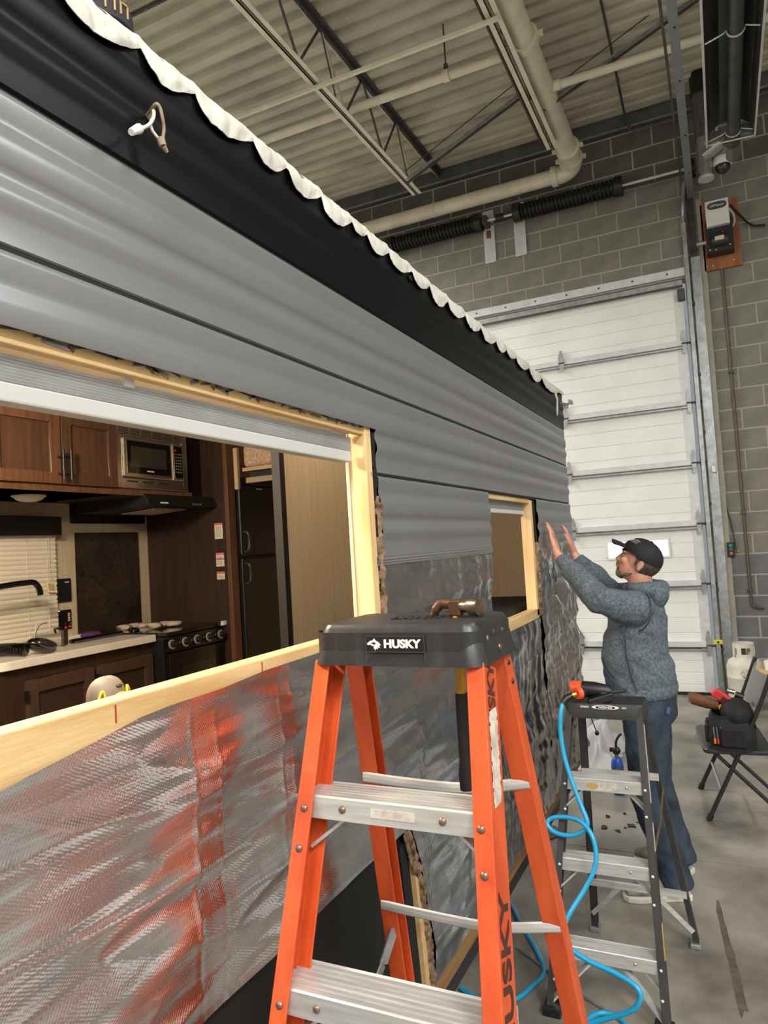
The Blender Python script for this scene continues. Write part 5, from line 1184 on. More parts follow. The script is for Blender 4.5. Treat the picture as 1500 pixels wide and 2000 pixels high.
b.build('cap_label', M_label, LW)
axw = Vector((WR(1.1) - WR(.2), fw(1.1) - fw(.2), .9)).normalized()
for z0, z1, m_ in ((1.06, .77, M_label), (.70, .60, M_label), (.36, .24, mat('label_yellow', (186, 172, 70), .6, var=.15, vs=40))):
    MB().beam((WR(z0) + .0008, fw(z0) + .03, z0), (WR(z1) + .0008, fw(z1) + .03, z1), .026, .0012, (1, 0, 0)).build('side_label', m_, LW)

# ---- air nailer with hose on the small ladder cap
zc3 = capz + .006
nb = lambda px, py, Y=3.17: onY(px, py, Y)
M_nor = mat('tool_orange', (232, 84, 44), .4)
t = thing('air_stapler', (nb(1160, 1365).x, 3.17, zc3), 'black and orange pneumatic stapler lying on the small ladder cap', 'nail gun')
pO = nb(1129, 1345); pB_ = nb(1180, 1352)
MB().tube([nb(1116, 1344), nb(1120, 1343), nb(1138, 1344)], [.026, .031, .03], 16).build('orange_end_cap', M_nor, t, smooth=50)
MB().tube([nb(1137, 1345), nb(1160, 1347), nb(1186, 1350), nb(1196, 1356)], [.034, .034, .028, .020], 14).build('body', M_mblack, t, smooth=50)
MB().obox(nb(1172, 1366, 3.13), (.10, .02, .03), (-.01, .045, 0), (0, 0, .036)).build('magazine', M_mblack, t, bevel=.006)
MB().obox(nb(1198, 1352, 3.16), (.10, .03, .012), (0, .02, 0), (0, 0, .012)).build('nose_rail', M_mblack, t, bevel=.003)
MB().tube([nb(1140, 1352, 3.15), nb(1133, 1357, 3.12), nb(1128, 1360, 3.10)], [.022, .02, .018], 12).build('grip', M_mblack, t, smooth=50)
MB().tube([nb(1134, 1353, 3.10), nb(1126, 1355, 3.085)], [.026, .024], 16).build('orange_collar', M_nor, t, smooth=40)
MB().tube([nb(1126, 1355, 3.08), nb(1117, 1358, 3.075)], [.011, .011], 8).build('brass_fitting', mat('brass_fit', (196, 150, 70), .3, metal=.9), t, smooth=40)
MB().tube([nb(1117, 1358, 3.075), nb(1106, 1364, 3.06), nb(1099, 1374, 3.05)], [.013, .015, .014], 10).build('hose_coupler', M_black, t, smooth=50)
M_blue = mat('hose_blue', (24, 150, 196), .35, coat=.2)
H = [(1099, 1374, 3.05), (1095, 1395, 3.03), (1095, 1430, 3.02), (1103, 1480, 3.0), (1122, 1540, 2.97), (1138, 1580, 2.95), (1147, 1605, 2.93), (1142, 1622, 2.93), (1115, 1632, 2.94), (1085, 1626, 2.95), (1069, 1610, 2.96), (1078, 1598, 2.97), (1105, 1596, 2.96), (1135, 1605, 2.93), (1155, 1630, 2.90), (1164, 1665, 2.88), (1160, 1700, 2.86), (1140, 1740, 2.83), (1112, 1785, 2.78), (1100, 1820, 2.75), (1112, 1850, 2.72), (1150, 1877, 2.70), (1200, 1900, 2.68), (1240, 1925, 2.66), (1251, 1948, 2.65), (1236, 1972, 2.65), (1190, 1988, 2.67), (1150, 1999, 2.68), (1120, 2012, 2.68)]
hp_ = [onY(a, b_, c_) for a, b_, c_ in H]
hp_ = [Vector((p.x, p.y, max(.012, p.z))) for p in hp_]
single('air_hose', MB().tube(spline(hp_, 7), .0095, 10), M_blue, 'bright blue air hose looping down from the stapler in front of the small ladder', 'hose', smooth=60)
H2 = [onZ(a, b_, .012) for a, b_ in ((1144, 2010), (1150, 1990), (1175, 1978), (1205, 1985), (1222, 2004), (1225, 2030))]
single('air_hose', MB().tube(spline(H2, 7), .0095, 10), M_blue, 'loop of blue air hose lying on the floor at the bottom edge', 'hose', smooth=60)
H3 = [onZ(a, b_, .012) for a, b_ in ((900, 1930), (960, 1965), (1010, 1950), (1040, 1925), (1062, 1900), (1050, 1860), (1015, 1800), (1000, 1770), (960, 1720))]
single('air_hose', MB().tube(spline(H3, 7), .0095, 10), M_blue, 'blue air hose on the floor in the shade under the trailer', 'hose', smooth=60)
wl_ = [onZ(a, b_, .008) for a, b_ in ((1010, 1850), (1110, 1925), (1200, 1985), (1260, 2030))]
single('floor_cable', MB().tube(spline(wl_, 6), .006, 6), M_galv, 'thin grey cable lying across the floor under the small ladder', 'cable', smooth=60)

# ------------------------------------------------------------------ propane torch, plastic, scraps
p = onZ(1210, 1551, 0)
t = thing('propane_torch', (p.x, p.y, 0), 'blue propane torch cylinder with black burner standing on the floor', 'torch')
M_tb = mat('torch_blue', (28, 78, 178), .35, coat=.2)
MB().lathe([(.030, 0), (.040, .008), (.041, .03), (.041, .215), (.036, .24), (.024, .258), (.016, .264)], (p.x, p.y, 0), n=22).build('cylinder', M_tb, t, smooth=50)
MB().lathe([(.0415, .10), (.0416, .2)], (p.x, p.y, 0), n=22, caps=False).build('paper_label', mat('torch_label', (96, 98, 92), .6, c2=(50, 60, 66), vs=30), t, smooth=50)
MB().lathe([(.014, .262), (.014, .28)], (p.x, p.y, 0), n=14).build('valve_stem', mat('brass_valve', (170, 130, 70), .35, metal=.8), t, smooth=40)
MB().ball((p.x, p.y, .305), (.030, .024, .03), 14, 8).cyl((p.x - .045, p.y, .31), (p.x - .02, p.y, .31), .016, n=10).build('burner_head', M_black, t, smooth=60)
MB().tube(spline([(p.x, p.y, .32), (p.x + .004, p.y, .37), (p.x + .025, p.y, .41), (p.x + .042, p.y, .425)], 5), .0085, 8).build('burner_tube', M_black, t, smooth=60)
M_poly = mat('poly_sheet', (226, 228, 230), .3, trans=.35, spec=.4)
def crumple(name, label, corners, hts, nu, nv, seed, amp):
    a, b_, c_, d = [Vector(q) for q in corners]
    def fn(u, v):
        q = a.lerp(b_, u).lerp(d.lerp(c_, u), v); n_ = noise.noise(Vector((u * 4, v * 4, seed))); n2 = noise.ridged_multi_fractal(Vector((u * 3, v * 3, seed)), .9, 2, 4, 1, 2)
        e = min(u, 1 - u, v, 1 - v) * 4; e = min(1, e)
        return q + Vector((amp * .5 * n_, amp * .5 * noise.noise(Vector((u * 5, v * 5, seed + 9))), max(.004, e * (hts * (.55 + .5 * n_) + amp * .35 * (n2 - 1)))))
    return single(name, MB().grid(fn, nu, nv), M_poly, label, 'plastic sheet', 'plastic sheets', smooth=60)
q1 = onZ(1172, 1503, 0)
crumple('plastic_sheet', 'crumpled translucent plastic sheet bunched on the floor beside the torch', ((q1.x - .35, q1.y - .1, 0), (q1.x + .12, q1.y - .05, 0), (q1.x + .12, q1.y + .7, 0), (q1.x - .35, q1.y + .6, 0)), .42, 40, 40, 3, .14)
q1 = onZ(1180, 1398, 0)
crumple('plastic_sheet', 'flat translucent plastic sheet spread on the floor under the trailer rear', ((q1.x - .5, q1.y - .2, 0), (q1.x + .25, q1.y - .1, 0), (q1.x + .3, q1.y + .7, 0), (q1.x - .4, q1.y + .6, 0)), .12, 30, 30, 8, .12)
MB().tube(spline([W(1150, 1390, -.02), onX(1157, 1408, XW - .02), onX(1163, 1424, XW - .02), onX(1166, 1430, XW - .02)], 5), .004, 6).ball(onX(1166, 1432, XW - .02), .016, 8, 6).build('wire_pigtail', M_rubber, TR, smooth=60)
M_tar = mat('tar', (20, 19, 19), .5)
rs_ = random.Random(11)
for k, (px, py, s_) in enumerate(((1154, 1590, 1), (1188, 1595, 1.5), (1220, 1590, 1.6), (1180, 1616, 1.8), (1234, 1613, 2.4), (1208, 1624, 1.5), (1221, 1618, 1), (1246, 1607, .9))):
    p = onZ(px, py, 0); pts = []; n_ = 9
    for i in range(n_): a = 2 * PI * i / n_; r_ = .0085 * s_ * rs_.uniform(.3, 1.4); pts.append((p.x + r_ * 1.4 * math.cos(a), p.y + r_ * 1.6 * math.sin(a), .002))
    b = MB(); b.prism(pts, (0, 0, .003 + .003 * rs_.random())); single('tar_scrap', b, M_tar, 'small black tar scrap on the floor behind the small ladder', 'scrap', 'tar scraps on the floor')

# ------------------------------------------------------------------ folding chair
M_chair = mat('chair_frame', (30, 30, 32), .35, coat=.2); M_seat = mat('chair_seat', (40, 40, 42), .4, var=.1, vs=12)
f0 = onZ(1386, 1602, 0); f1 = onZ(1369, 1541, 0)
sd = (f1 - f0); sd.z = 0; wdt = sd.length; sd.normalize(); bk = Vector((sd.y, -sd.x, 0))          # sideways, and backwards (+X)
t = thing('folding_chair', f0 + sd * wdt / 2 + bk * .2, 'black metal folding chair holding the tool bag at right', 'chair')
ZSq = .45
P = lambda s_, b_, z: f0 + sd * s_ + bk * b_ + Vector((0, 0, z))
for s_ in (0, wdt):
    MB().tube(spline([P(s_, 0, .012), P(s_, .19, .40), P(s_, .33, .70), P(s_, .42, .93)], 6), .0145, 10).build('front_leg', M_chair, t, smooth=60)
    MB().tube([P(s_ + (.03 if s_ == 0 else -.03), .46, .012), P(s_ + (.03 if s_ == 0 else -.03), .06, .42)], .0125, 10).build('rear_leg', M_chair, t, smooth=60)
    MB().cyl(P(s_, -.004, 0), P(s_, .012, .035), .019, n=10).build('foot', M_rubber, t)
    MB().cyl(P(s_ + (.03 if s_ == 0 else -.03), .464, 0), P(s_ + (.03 if s_ == 0 else -.03), .45, .03), .017, n=10).build('foot', M_rubber, t)
MB().tube([P(.0, .085, .19), P(wdt, .085, .19)], .009, 8).build('stretcher', M_galv, t, smooth=60)
sp = rrect(-.02, wdt + .02, -.005, .40, .05, 5)
MB().prism([P(a, b_, ZSq - .03) for a, b_ in sp], (0, 0, .03)).build('seat', M_seat, t, bevel=.01, seg=3)
b = MB()
def bkf(u, v):
    a = lerp(.02, wdt - .02, u); z = lerp(.70, .90, v); return P(a, lerp(.345, .42, v) - .045 * math.sin(PI * u), z)
b.grid(bkf, 12, 6); b.build('backrest', mat('chair_back', (132, 130, 128), .45), t, smooth=60, solid=.012)

# tool bag with tools
cB = onZ(1432, 1462, ZSq + .001); cB = Vector((cB.x, cB.y + .12, ZSq))
M_bag = mat('bag_nylon', (20, 20, 22), .75, var=.3, vs=20, bump=.5, bs=40)
t = thing('tool_bag', cB, 'black nylon tool bag with pockets stuffed on the folding chair', 'tool bag')
b = MB()
def bagf(u, v):
    a = 2 * PI * u; r_ = [1.0, 1.03, 1.02, .95, .85][min(4, int(v * 4.999))]; rx, ry_ = .135 * r_, .175 * r_
    x = rx * math.copysign(abs(math.cos(a)) ** .5, math.cos(a)); y = ry_ * math.copysign(abs(math.sin(a)) ** .5, math.sin(a))
    h_ = .21 + .035 * math.sin(a * .5 + 1)
    return cB + Vector((x, y, v * h_)) + Vector((1, 1, 0)) * .008 * noise.noise(Vector((x * 22, y * 22, v * 5)))
b.grid(bagf, 36, 8); b.build('bag_body', M_bag, t, smooth=60, solid=.006)
MB().ball(cB + Vector((.035, -.03, .20)), (.10, .14, .10), 18, 10).build('stuffed_top', M_bag, t, smooth=180)
for y_ in (-.07, .05): MB().obox(cB + Vector((-.142, y_, .085)), (.028, 0, 0), (0, .10, 0), (0, 0, .11)).build('side_pocket', M_bag, t, bevel=.012, seg=3)
MB().obox(cB + Vector((.01, -.185, .085)), (.15, 0, 0), (0, .03, 0), (0, 0, .12)).build('front_pocket', M_bag, t, bevel=.012, seg=3)
MB().tube(spline([cB + Vector((-.10, .10, .15)), cB + Vector((-.15, .12, .10)), cB + Vector((-.155, .12, .02)), cB + Vector((-.15, .10, .015))], 4), [(.004, .016)] * 13, 6, flat=(1, 0, 0)).build('strap', M_bag, t)
def bp(px, py, dy=0): return onY(px, py, cB.y - .02 + dy)
t = thing('leather_holster', bp(1375, 1375), 'rolled tan leather tool pouch sticking out of the bag', 'pouch')
MB().tube([bp(1347, 1364), bp(1352, 1363), bp(1380, 1372), bp(1402, 1378)], [.036, .040, .038, .03], 14).build('roll', mat('leather', (120, 74, 36), .7, c2=(92, 54, 26), vs=18), t, smooth=50)
MB().lathe([(.022, 0), (.030, .001), (.030, .004), (.022, .004)], bp(1347, 1364), bp(1347, 1364) - bp(1380, 1372), 16, caps=False).build('roll_edge', mat('leather_dark', (70, 42, 22), .8), t)
t = thing('red_driver', bp(1410, 1360), 'red cordless tool lying across the top of the tool bag', 'power tool')
a_, b_ = bp(1394, 1350), bp(1428, 1374)
MB().beam(a_, b_, .05, .06).build('red_body', mat('tool_red', (196, 46, 44), .45), t, bevel=.010, seg=3)
MB().beam(a_.lerp(b_, .45) + Vector((0, -.026, -.005)), a_.lerp(b_, .95) + Vector((0, -.026, -.005)), .008, .03).build('dark_panel', mat('tool_dark', (70, 24, 26), .5), t)
MB().ball(a_ + Vector((-.012, 0, -.005)), .014, 10, 6).build('button', mat('tool_pink', (232, 90, 80), .4), t, smooth=180)
single('yellow_tape', MB().obox(bp(1411, 1384), (.04, 0, .02), (0, .03, 0), (-.016, 0, .055)), mat('tape_yellow', (224, 160, 30), .4), 'yellow tape measure edge poking out of the tool bag', 'tape measure', bevel=.008)
single('chrome_socket', MB().tube([bp(1420, 1348, .04), bp(1434, 1352, .04)], [.014, .016], 10), M_inox, 'shiny chrome tool end on top of the tool bag', 'wrench', smooth=50)
single('grey_grip', MB().tube([bp(1436, 1356, .03), bp(1452, 1362, .03)], [.02, .022], 10), M_mblack, 'dark rounded tool grip on top of the tool bag', 'tool grip', smooth=50)
for k, (px, cc, lb) in enumerate(((1397, (230, 120, 40), 'screwdriver with orange handle end in the left bag pocket'), (1403, (206, 52, 36), 'screwdriver with red handle end in the left bag pocket'), (1411, (180, 30, 34), 'thin red tipped pick in the bag pocket beside the screwdrivers'))):
    c_ = onY(px, 1452, cB.y - .19); t = thing('screwdriver', c_, lb, 'screwdriver', 'screwdrivers in the bag pocket')
    MB().cyl(c_ + Vector((0, 0, .0)), c_ + Vector((0, 0, .03)), .007, n=8).build('handle', mat('driver_handle', cc, .35, coat=.3), t, smooth=50)
    MB().cyl(c_ + Vector((0, 0, .03)), c_ + Vector((-.004, .01, .10)), .0035, n=6).build('shank', M_galv, t)

# ------------------------------------------------------------------ propane tank, plank at the right edge
cT = Vector((.092, 8.2, 0)); R_ = .172
t = thing('propane_tank', cT, 'white steel propane tank with collar and rust spots by the block wall', 'gas tank')
M_tank = mat('tank_white', (216, 212, 200), .45, c2=(198, 190, 174), vs=5, detail=7)
MB().lathe([(.13, .03), (.165, .06), (R_, .10), (R_, .30), (R_ + .003, .305), (R_ + .003, .318), (R_, .322), (R_, .42), (.155, .475), (.11, .505), (.05, .52), (.0, .522)], cT, n=32).build('vessel', M_tank, t, smooth=50)
MB().lathe([(.125, 0), (.125, .05)], cT, n=24, caps=False).build('foot_ring', M_tank, t, solid=.006)
for a0, a1 in ((.15, 1.75), (2.0, 3.6), (3.9, 5.9)):
    b = MB(); b.grid(lambda u, v: cT + Vector((.098 * math.cos(lerp(a0, a1, u)), .098 * math.sin(lerp(a0, a1, u)), lerp(.50, .545, v))), 10, 1); b.build('collar_post', M_tank, t, solid=.006) if a0 < 1 or a0 > 3.5 else b.build('collar_post', M_tank, t, solid=.006)
b = MB(); b.grid(lambda u, v: cT + Vector((.098 * math.cos(2 * PI * u), .098 * math.sin(2 * PI * u), lerp(.61, .655, v))), 28, 1); b.build('collar_ring', M_tank, t, solid=.006)
for a in (.3, 1.5, 2.6, 3.5, 4.25, 5.6): MB().obox(cT + Vector((.098 * math.cos(a), .098 * math.sin(a), .58)), Vector((math.cos(a), math.sin(a), 0)) * .006, Vector((-math.sin(a), math.cos(a), 0)) * .045, (0, 0, .09)).build('collar_post', M_tank, t)
MB().cyl(cT + Vector((0, 0, .52)), cT + Vector((0, 0, .6)), .02, n=10).cyl(cT + Vector((0, -.03, .57)), cT + Vector((0, -.06, .57)), .018, n=10).build('valve', mat('valve_brown', (96, 72, 48), .5, metal=.5), t)
b = MB()
for k in range(6):
    for j in range(9):
        a = -PI / 2 - .25 + .07 * j
        if rs_.random() < .75: b.obox(cT + Vector((math.cos(a) * (R_ + .0008), math.sin(a) * (R_ + .0008), .40 - .013 * k)), Vector((-math.sin(a), math.cos(a), 0)) * .010, Vector((math.cos(a), math.sin(a), 0)) * .001, (0, 0, .005))
b.build('stencil_print', mat('stencil', (110, 106, 100), .7), t)
b = MB()
for k in range(14):
    a = -PI / 2 + rs_.uniform(-.1, .9); z = .322 + rs_.uniform(-.16, .02) * rs_.random(); b.ball(cT + Vector((math.cos(a) * R_, math.sin(a) * R_, z)), (.008 * rs_.uniform(.4, 1.3), .008, .006), 6, 4)
b.build('rust_spots', mat('rust', (140, 84, 44), .8), t)
pe = onY(1482, 1316, 7.0)
t = thing('work_trestle', (pe.x + .5, 7.2, 0), 'low timber trestle with a plank end showing at the right edge', 'trestle')
MB().box(pe.x, pe.x + 1.2, 6.95, 7.35, pe.z - .02, pe.z + .018).build('plank', M_wood, t, bevel=.003)
for x in (pe.x + .35, pe.x + 1.0):
    for y in (7.0, 7.3): MB().box(x - .03, x + .03, y - .03, y + .03, 0, pe.z - .02).build('leg', M_wood, t)
pz = onY(1494, 1292, 7.1); single('paper_sheet', MB().obox((pz.x + .06, 7.12, pe.z + .065), (.12, 0, .03), (.01, .05, 0), (-.01, 0, .09)), M_white, 'folded white paper standing on the plank at the right edge', 'paper')

# ================================================================== THE MAN
def organic(name, mb, m, parent, voxel, it=4, fac=.5, disp=None):
    o = mb.build(name, m, parent)
    r = o.modifiers.new('remesh', 'REMESH'); r.mode = 'VOXEL'; r.voxel_size = voxel; r.use_smooth_shade = True
    s = o.modifiers.new('smooth', 'SMOOTH'); s.factor = fac; s.iterations = it
    bake(o)
    if disp:
        off = wloc(parent)
        nl = [v.normal.copy() for v in o.data.vertices]
        for v, n_ in zip(o.data.vertices, nl): v.co += n_ * disp(v.co + off)
    o.data.shade_smooth(); return o
M_skin = mat('skin', (204, 152, 128), .5, c2=(190, 130, 108), vs=18, detail=3, sss=.08)
M_denim_h = mat('acid_wash', (66, 76, 87), .85, c2=(104, 114, 123), vs=75, detail=9, lo=.36, hi=.66, bump=.25, bs=180, bdist=.003)
M_jeans = mat('jeans', (24, 35, 47), .8, c2=(50, 66, 83), vs=7, detail=8, bump=.25, bs=220, bdist=.002)
M_hair = mat('hair', (52, 42, 36), .8, c2=(84, 74, 66), vs=60)
M_beard = mat('beard', (122, 106, 92), .9, c2=(86, 66, 54), vs=70, bump=.5, bs=150)
M_hat = mat('hat_black', (20, 20, 21), .75, bump=.2, bs=300)
PX, PY = -.43, 3.95
MAN = thing('person', (PX, PY, 0), 'man in faded blue hoodie, jeans and black cap pressing the siding with both hands', 'person')
sh_l, sh_r = (-.425, 3.755, 1.485), (-.425, 4.125, 1.485)
el_l, el_r = (-.585, 3.635, 1.530), (-.61, 4.26, 1.515)
wr_l, wr_r = (-.812, 3.855, 1.752), (-.812, 4.33, 1.735)

def hand(b, wr, up, out, across, palmc=None, k=1.17):
    """palm with four fingers and a thumb; up = finger direction, out = palm normal (towards wall), across = towards the thumb"""
    wr = Vector(wr); n0 = len(b.v); up = Vector(up).normalized(); out = Vector(out); out = (out - up * out.dot(up)).normalized(); ac = Vector(across); ac = (ac - up * ac.dot(up) - out * ac.dot(out)).normalized()
    b.tube([wr - up * .03, wr + up * .01, wr + up * .04, wr + up * .075, wr + up * .095], [(.020, .027), (.019, .028), (.0175, .038), (.015, .042), (.011, .039)], 14, flat=out)
    lens = (.072, .080, .074, .058)
    for i in range(4):
        base = wr + up * (.088 - .004 * abs(i - 1.2)) + ac * (.029 - .0195 * i) + out * .001
        d = (up + ac * (.10 - .07 * i)).normalized(); L_ = lens[i]
        p1 = base + d * L_ * .45 - out * .004; p2 = p1 + (d + out * .10).normalized() * L_ * .32; p3 = p2 + (d + out * .28).normalized() * L_ * .26
        b.tube([base - d * .02, base, p1, p2, p3], [.0095, .0095, .0088, .0080, .0066], 10); b.ball(p3, .0068, 8, 6); b.ball(p1, .0092, 8, 6)
    tb = wr + up * .028 + ac * .030
    t1 = tb + (ac * .8 + up * .7).normalized() * .034; t2 = t1 + (ac * .35 + up * .95).normalized() * .03; t3 = t2 + (up + out * .2).normalized() * .022
    b.tube([wr + up * .015 + ac * .012, tb, t1, t2, t3], [.016, .0155, .0118, .0105, .0082], 10); b.ball(t3, .0084, 8, 6)
    for q in range(n0, len(b.v)): b.v[q] = wr + (b.v[q] - wr) * k

# ---- body: one continuous skin mesh (head, neck, trunk, limbs, hands)
b = MB()
b.tube([(-.43, 3.95, .86), (-.43, 3.95, 1.0), (-.445, 3.945, 1.15), (-.435, 3.94, 1.30), (-.425, 3.94, 1.42), (-.42, 3.94, 1.50)], [(.11, .15), (.12, .155), (.115, .15), (.115, .16), (.10, .165), (.07, .12)], 20, flat=(1, 0, 0))
b.tube([(-.41, 3.935, 1.46), (-.412, 3.93, 1.54), (-.412, 3.925, 1.64)], [.066, .062, .062], 16)
HC = Vector((-.414, 3.92, 1.694))
HP = HC + Vector((.018, 0, -.012)); HRot = Matrix.Rotation(math.radians(20), 3, 'Y')
def HT(mb):
    mb.v = [HP + HRot @ (v - HP) for v in mb.v]; return mb
hb = MB()
tl = Matrix.Rotation(math.radians(-10), 3, 'Y')                 # head tipped back a little
hb.ball(HC + Vector((.010, 0, .018)), (.096, .074, .098), 24, 16, tl)          # cranium
hb.ball(HC + Vector((-.030, 0, -.040)), (.066, .058, .074), 20, 14, tl)         # face mass
hb.ball(HC + Vector((-.052, 0, -.082)), (.036, .040, .026), 16, 10)             # jaw and chin
hb.ball(HC + Vector((-.010, 0, -.066)), (.058, .056, .040), 16, 10)
hb.tube([HC + Vector((-.082, 0, .022)), HC + Vector((-.094, 0, .004)), HC + Vector((-.108, 0, -.018)), HC + Vector((-.100, 0, -.028))], [.008, .0095, .0125, .009], 10)   # nose
for s_ in (-1, 1):
    hb.ball(HC + Vector((-.095, s_ * .012, -.023)), (.011, .009, .008), 8, 6)
    hb.ball(HC + Vector((-.078, s_ * .030, .030)), (.016, .026, .010), 10, 6)    # brow
    hb.ball(HC + Vector((-.070, s_ * .042, -.014)), (.020, .018, .020), 10, 6)   # cheek
    e = HC + Vector((.018, s_ * .074, -.012))
    hb.ball(e, (.017, .008, .030), 12, 8, Matrix.Rotation(math.radians(12), 3, 'Y')); hb.ball(e + Vector((-.004, s_ * .004, -.024)), (.010, .006, .010), 8, 6)   # ear
for dz, rx in ((-.044, .0075), (-.055, .0085)): hb.ball(HC + Vector((-.092, 0, dz)), (.009, .020, rx * .6), 10, 6)     # lips
HT(hb); b.add(hb.v, hb.f)
for sh, el, wr in ((sh_l, el_l, wr_l), (sh_r, el_r, wr_r)):
    sh, el, wr = Vector(sh), Vector(el), Vector(wr)
    b.tube([Vector((-.42, lerp(sh.y, PY, .55), 1.46)), sh, sh.lerp(el, .5), el, el.lerp(wr, .35), el.lerp(wr, .8), wr], [.055, .056, .047, .041, .040, .029, .026], 14)
hand(b, wr_l, (-.30, .25, 1), (-1, 0, .0), (0, 1, 0))
hand(b, wr_r, (-.34, .30, 1), (-1, 0, .0), (0, -1, 0))
hip_l, kn_l, an_l = Vector((-.43, 3.86, .92)), Vector((-.445, 3.85, .50)), Vector((-.345, 3.875, .11))
hip_r, kn_r, an_r = Vector((-.43, 4.04, .92)), Vector((-.435, 4.13, .50)), Vector((-.345, 4.20, .11))
for h_, k_, a_, toe in ((hip_l, kn_l, an_l, Vector((-.52, 3.83, .045))), (hip_r, kn_r, an_r, Vector((-.52, 4.26, .045)))):
    b.tube([h_ + Vector((0, 0, .05)), h_, h_.lerp(k_, .5), k_, k_.lerp(a_, .35), k_.lerp(a_, .85), a_, a_ + Vector((.0, 0, -.03))], [.085, .088, .074, .058, .056, .040, .036, .030], 14)
    b.tube([a_ + Vector((.01, 0, -.04)), a_.lerp(toe, .5) + Vector((0, 0, .0)), toe + Vector((.03, 0, .012))], [.030, .026, .016], 10)
body = organic('body', b, M_skin, MAN, .0052, 3, .4)
tag(body, 'bare head, neck and hands')

# ---- hoodie
def wrinkle(amp):
    def f(p):
        n1 = noise.noise(Vector((p.x * 9 + p.z * 6, p.y * 9, p.z * 13))); n2 = noise.noise(Vector((p.x * 22, p.y * 22, p.z * 30 + p.x * 12)))
        return amp * (n1 * .9 + n2 * .45)
    return f
b = MB()
b.tube([(-.440, 3.95, 1.035), (-.445, 3.95, 1.08), (-.458, 3.948, 1.15), (-.468, 3.945, 1.21), (-.455, 3.943, 1.30), (-.440, 3.94, 1.38), (-.425, 3.94, 1.46), (-.418, 3.94, 1.515), (-.428, 3.936, 1.555), (-.432, 3.934, 1.592)],
       [(.166, .185), (.178, .196), (.178, .200), (.170, .200), (.158, .198), (.148, .200), (.125, .196), (.098, .145), (.084, .096), (.080, .086)], 28, flat=(1, 0, 0))
for sh, el, wr in ((sh_l, el_l, wr_l), (sh_r, el_r, wr_r)):
    sh, el, wr = Vector(sh), Vector(el), Vector(wr); c_ = el.lerp(wr, .80)
    b.tube([Vector((-.42, lerp(sh.y, PY, .6), 1.45)), sh + Vector((0, 0, -.015)), sh.lerp(el, .55) + Vector((0, 0, -.01)), el + Vector((.005, 0, -.004)), el.lerp(wr, .3), el.lerp(wr, .55), el.lerp(wr, .68)], [.085, .090, .078, .070, .064, .056, .052], 18)
organic('hoodie', b, M_denim_h, MAN, .009, 5, .5, wrinkle(.011))
b = MB()
for el, wr in ((el_l, wr_l), (el_r, wr_r)):
    el, wr = Vector(el), Vector(wr)
    MB().tube([el.lerp(wr, .66), el.lerp(wr, .70), el.lerp(wr, .80), el.lerp(wr, .90), el.lerp(wr, .905)], [.040, .047, .041, .037, .028], 20).build('cuff', M_denim_h, MAN, smooth=60)
MB().tube([(-.437, 3.95, 1.000), (-.437, 3.95, 1.006), (-.440, 3.95, 1.035), (-.442, 3.95, 1.062), (-.442, 3.95, 1.068)], [(.150, .172), (.166, .188), (.174, .195), (.172, .192), (.16, .18)], 32, flat=(1, 0, 0)).build('waistband', M_denim_h, MAN, smooth=60)
# hood folded on the back, collar
b = MB()
pts = [Vector((-.410 + .092 * math.cos(a), 3.94 + .115 * math.sin(a), 1.560 - .010 * math.cos(a))) for a in [-2.3 + 4.6 * k / 14 for k in range(15)]]
b.tube(pts, [.022, .032, .038, .042, .044, .046, .048, .049, .048, .046, .044, .042, .038, .032, .022], 12)
b.ball((-.325, 3.94, 1.515), (.046, .12, .082), 16, 10, Matrix.Rotation(math.radians(20), 3, 'Y'))
organic('hood', b, M_denim_h, MAN, .009, 4, .5, wrinkle(.006))
# kangaroo pocket edge, side seams
M_seam = mat('seam', (58, 68, 80), .85)
def on_torso(z, ang, off=.004):
    cs = [(1.035, -.440, .166, .185), (1.08, -.445, .178, .196), (1.15, -.458, .178, .200), (1.21, -.468, .170, .200), (1.30, -.455, .158, .198), (1.38, -.440, .148, .200), (1.46, -.425, .125, .196)]
    cx = pw([(c[0], c[1]) for c in cs], z); ra = pw([(c[0], c[2]) for c in cs], z); rb_ = pw([(c[0], c[3]) for c in cs], z)
    return Vector((cx + (ra + off) * math.cos(ang), 3.945 + (rb_ + off) * math.sin(ang), z))
A_ = lambda d: math.radians(d)
MB().tube(spline([on_torso(1.07, A_(232)), on_torso(1.10, A_(232)), on_torso(1.13, A_(222)), on_torso(1.17, A_(212)), on_torso(1.21, A_(205))], 5), .0045, 6).build('pocket_edge', M_seam, MAN, smooth=60)
MB().tube(spline([on_torso(1.05, A_(268)), on_torso(1.15, A_(266)), on_torso(1.25, A_(262)), on_torso(1.34, A_(256)), on_torso(1.40, A_(250))], 5), .0035, 6).build('side_seam', M_seam, MAN, smooth=60)
for el, sh in ((el_l, sh_l),):
    c_ = Vector(sh) + Vector((.02, .01, -.03)); ax = (Vector(el) - Vector(sh)).normalized(); a1 = ax.orthogonal().normalized(); a2 = ax.cross(a1)
    MB().tube([c_ + (a1 * math.cos(t_) + a2 * math.sin(t_)) * .096 for t_ in [2 * PI * k / 28 for k in range(29)]], .0035, 6).build('armhole_seam', M_seam, MAN, smooth=60)

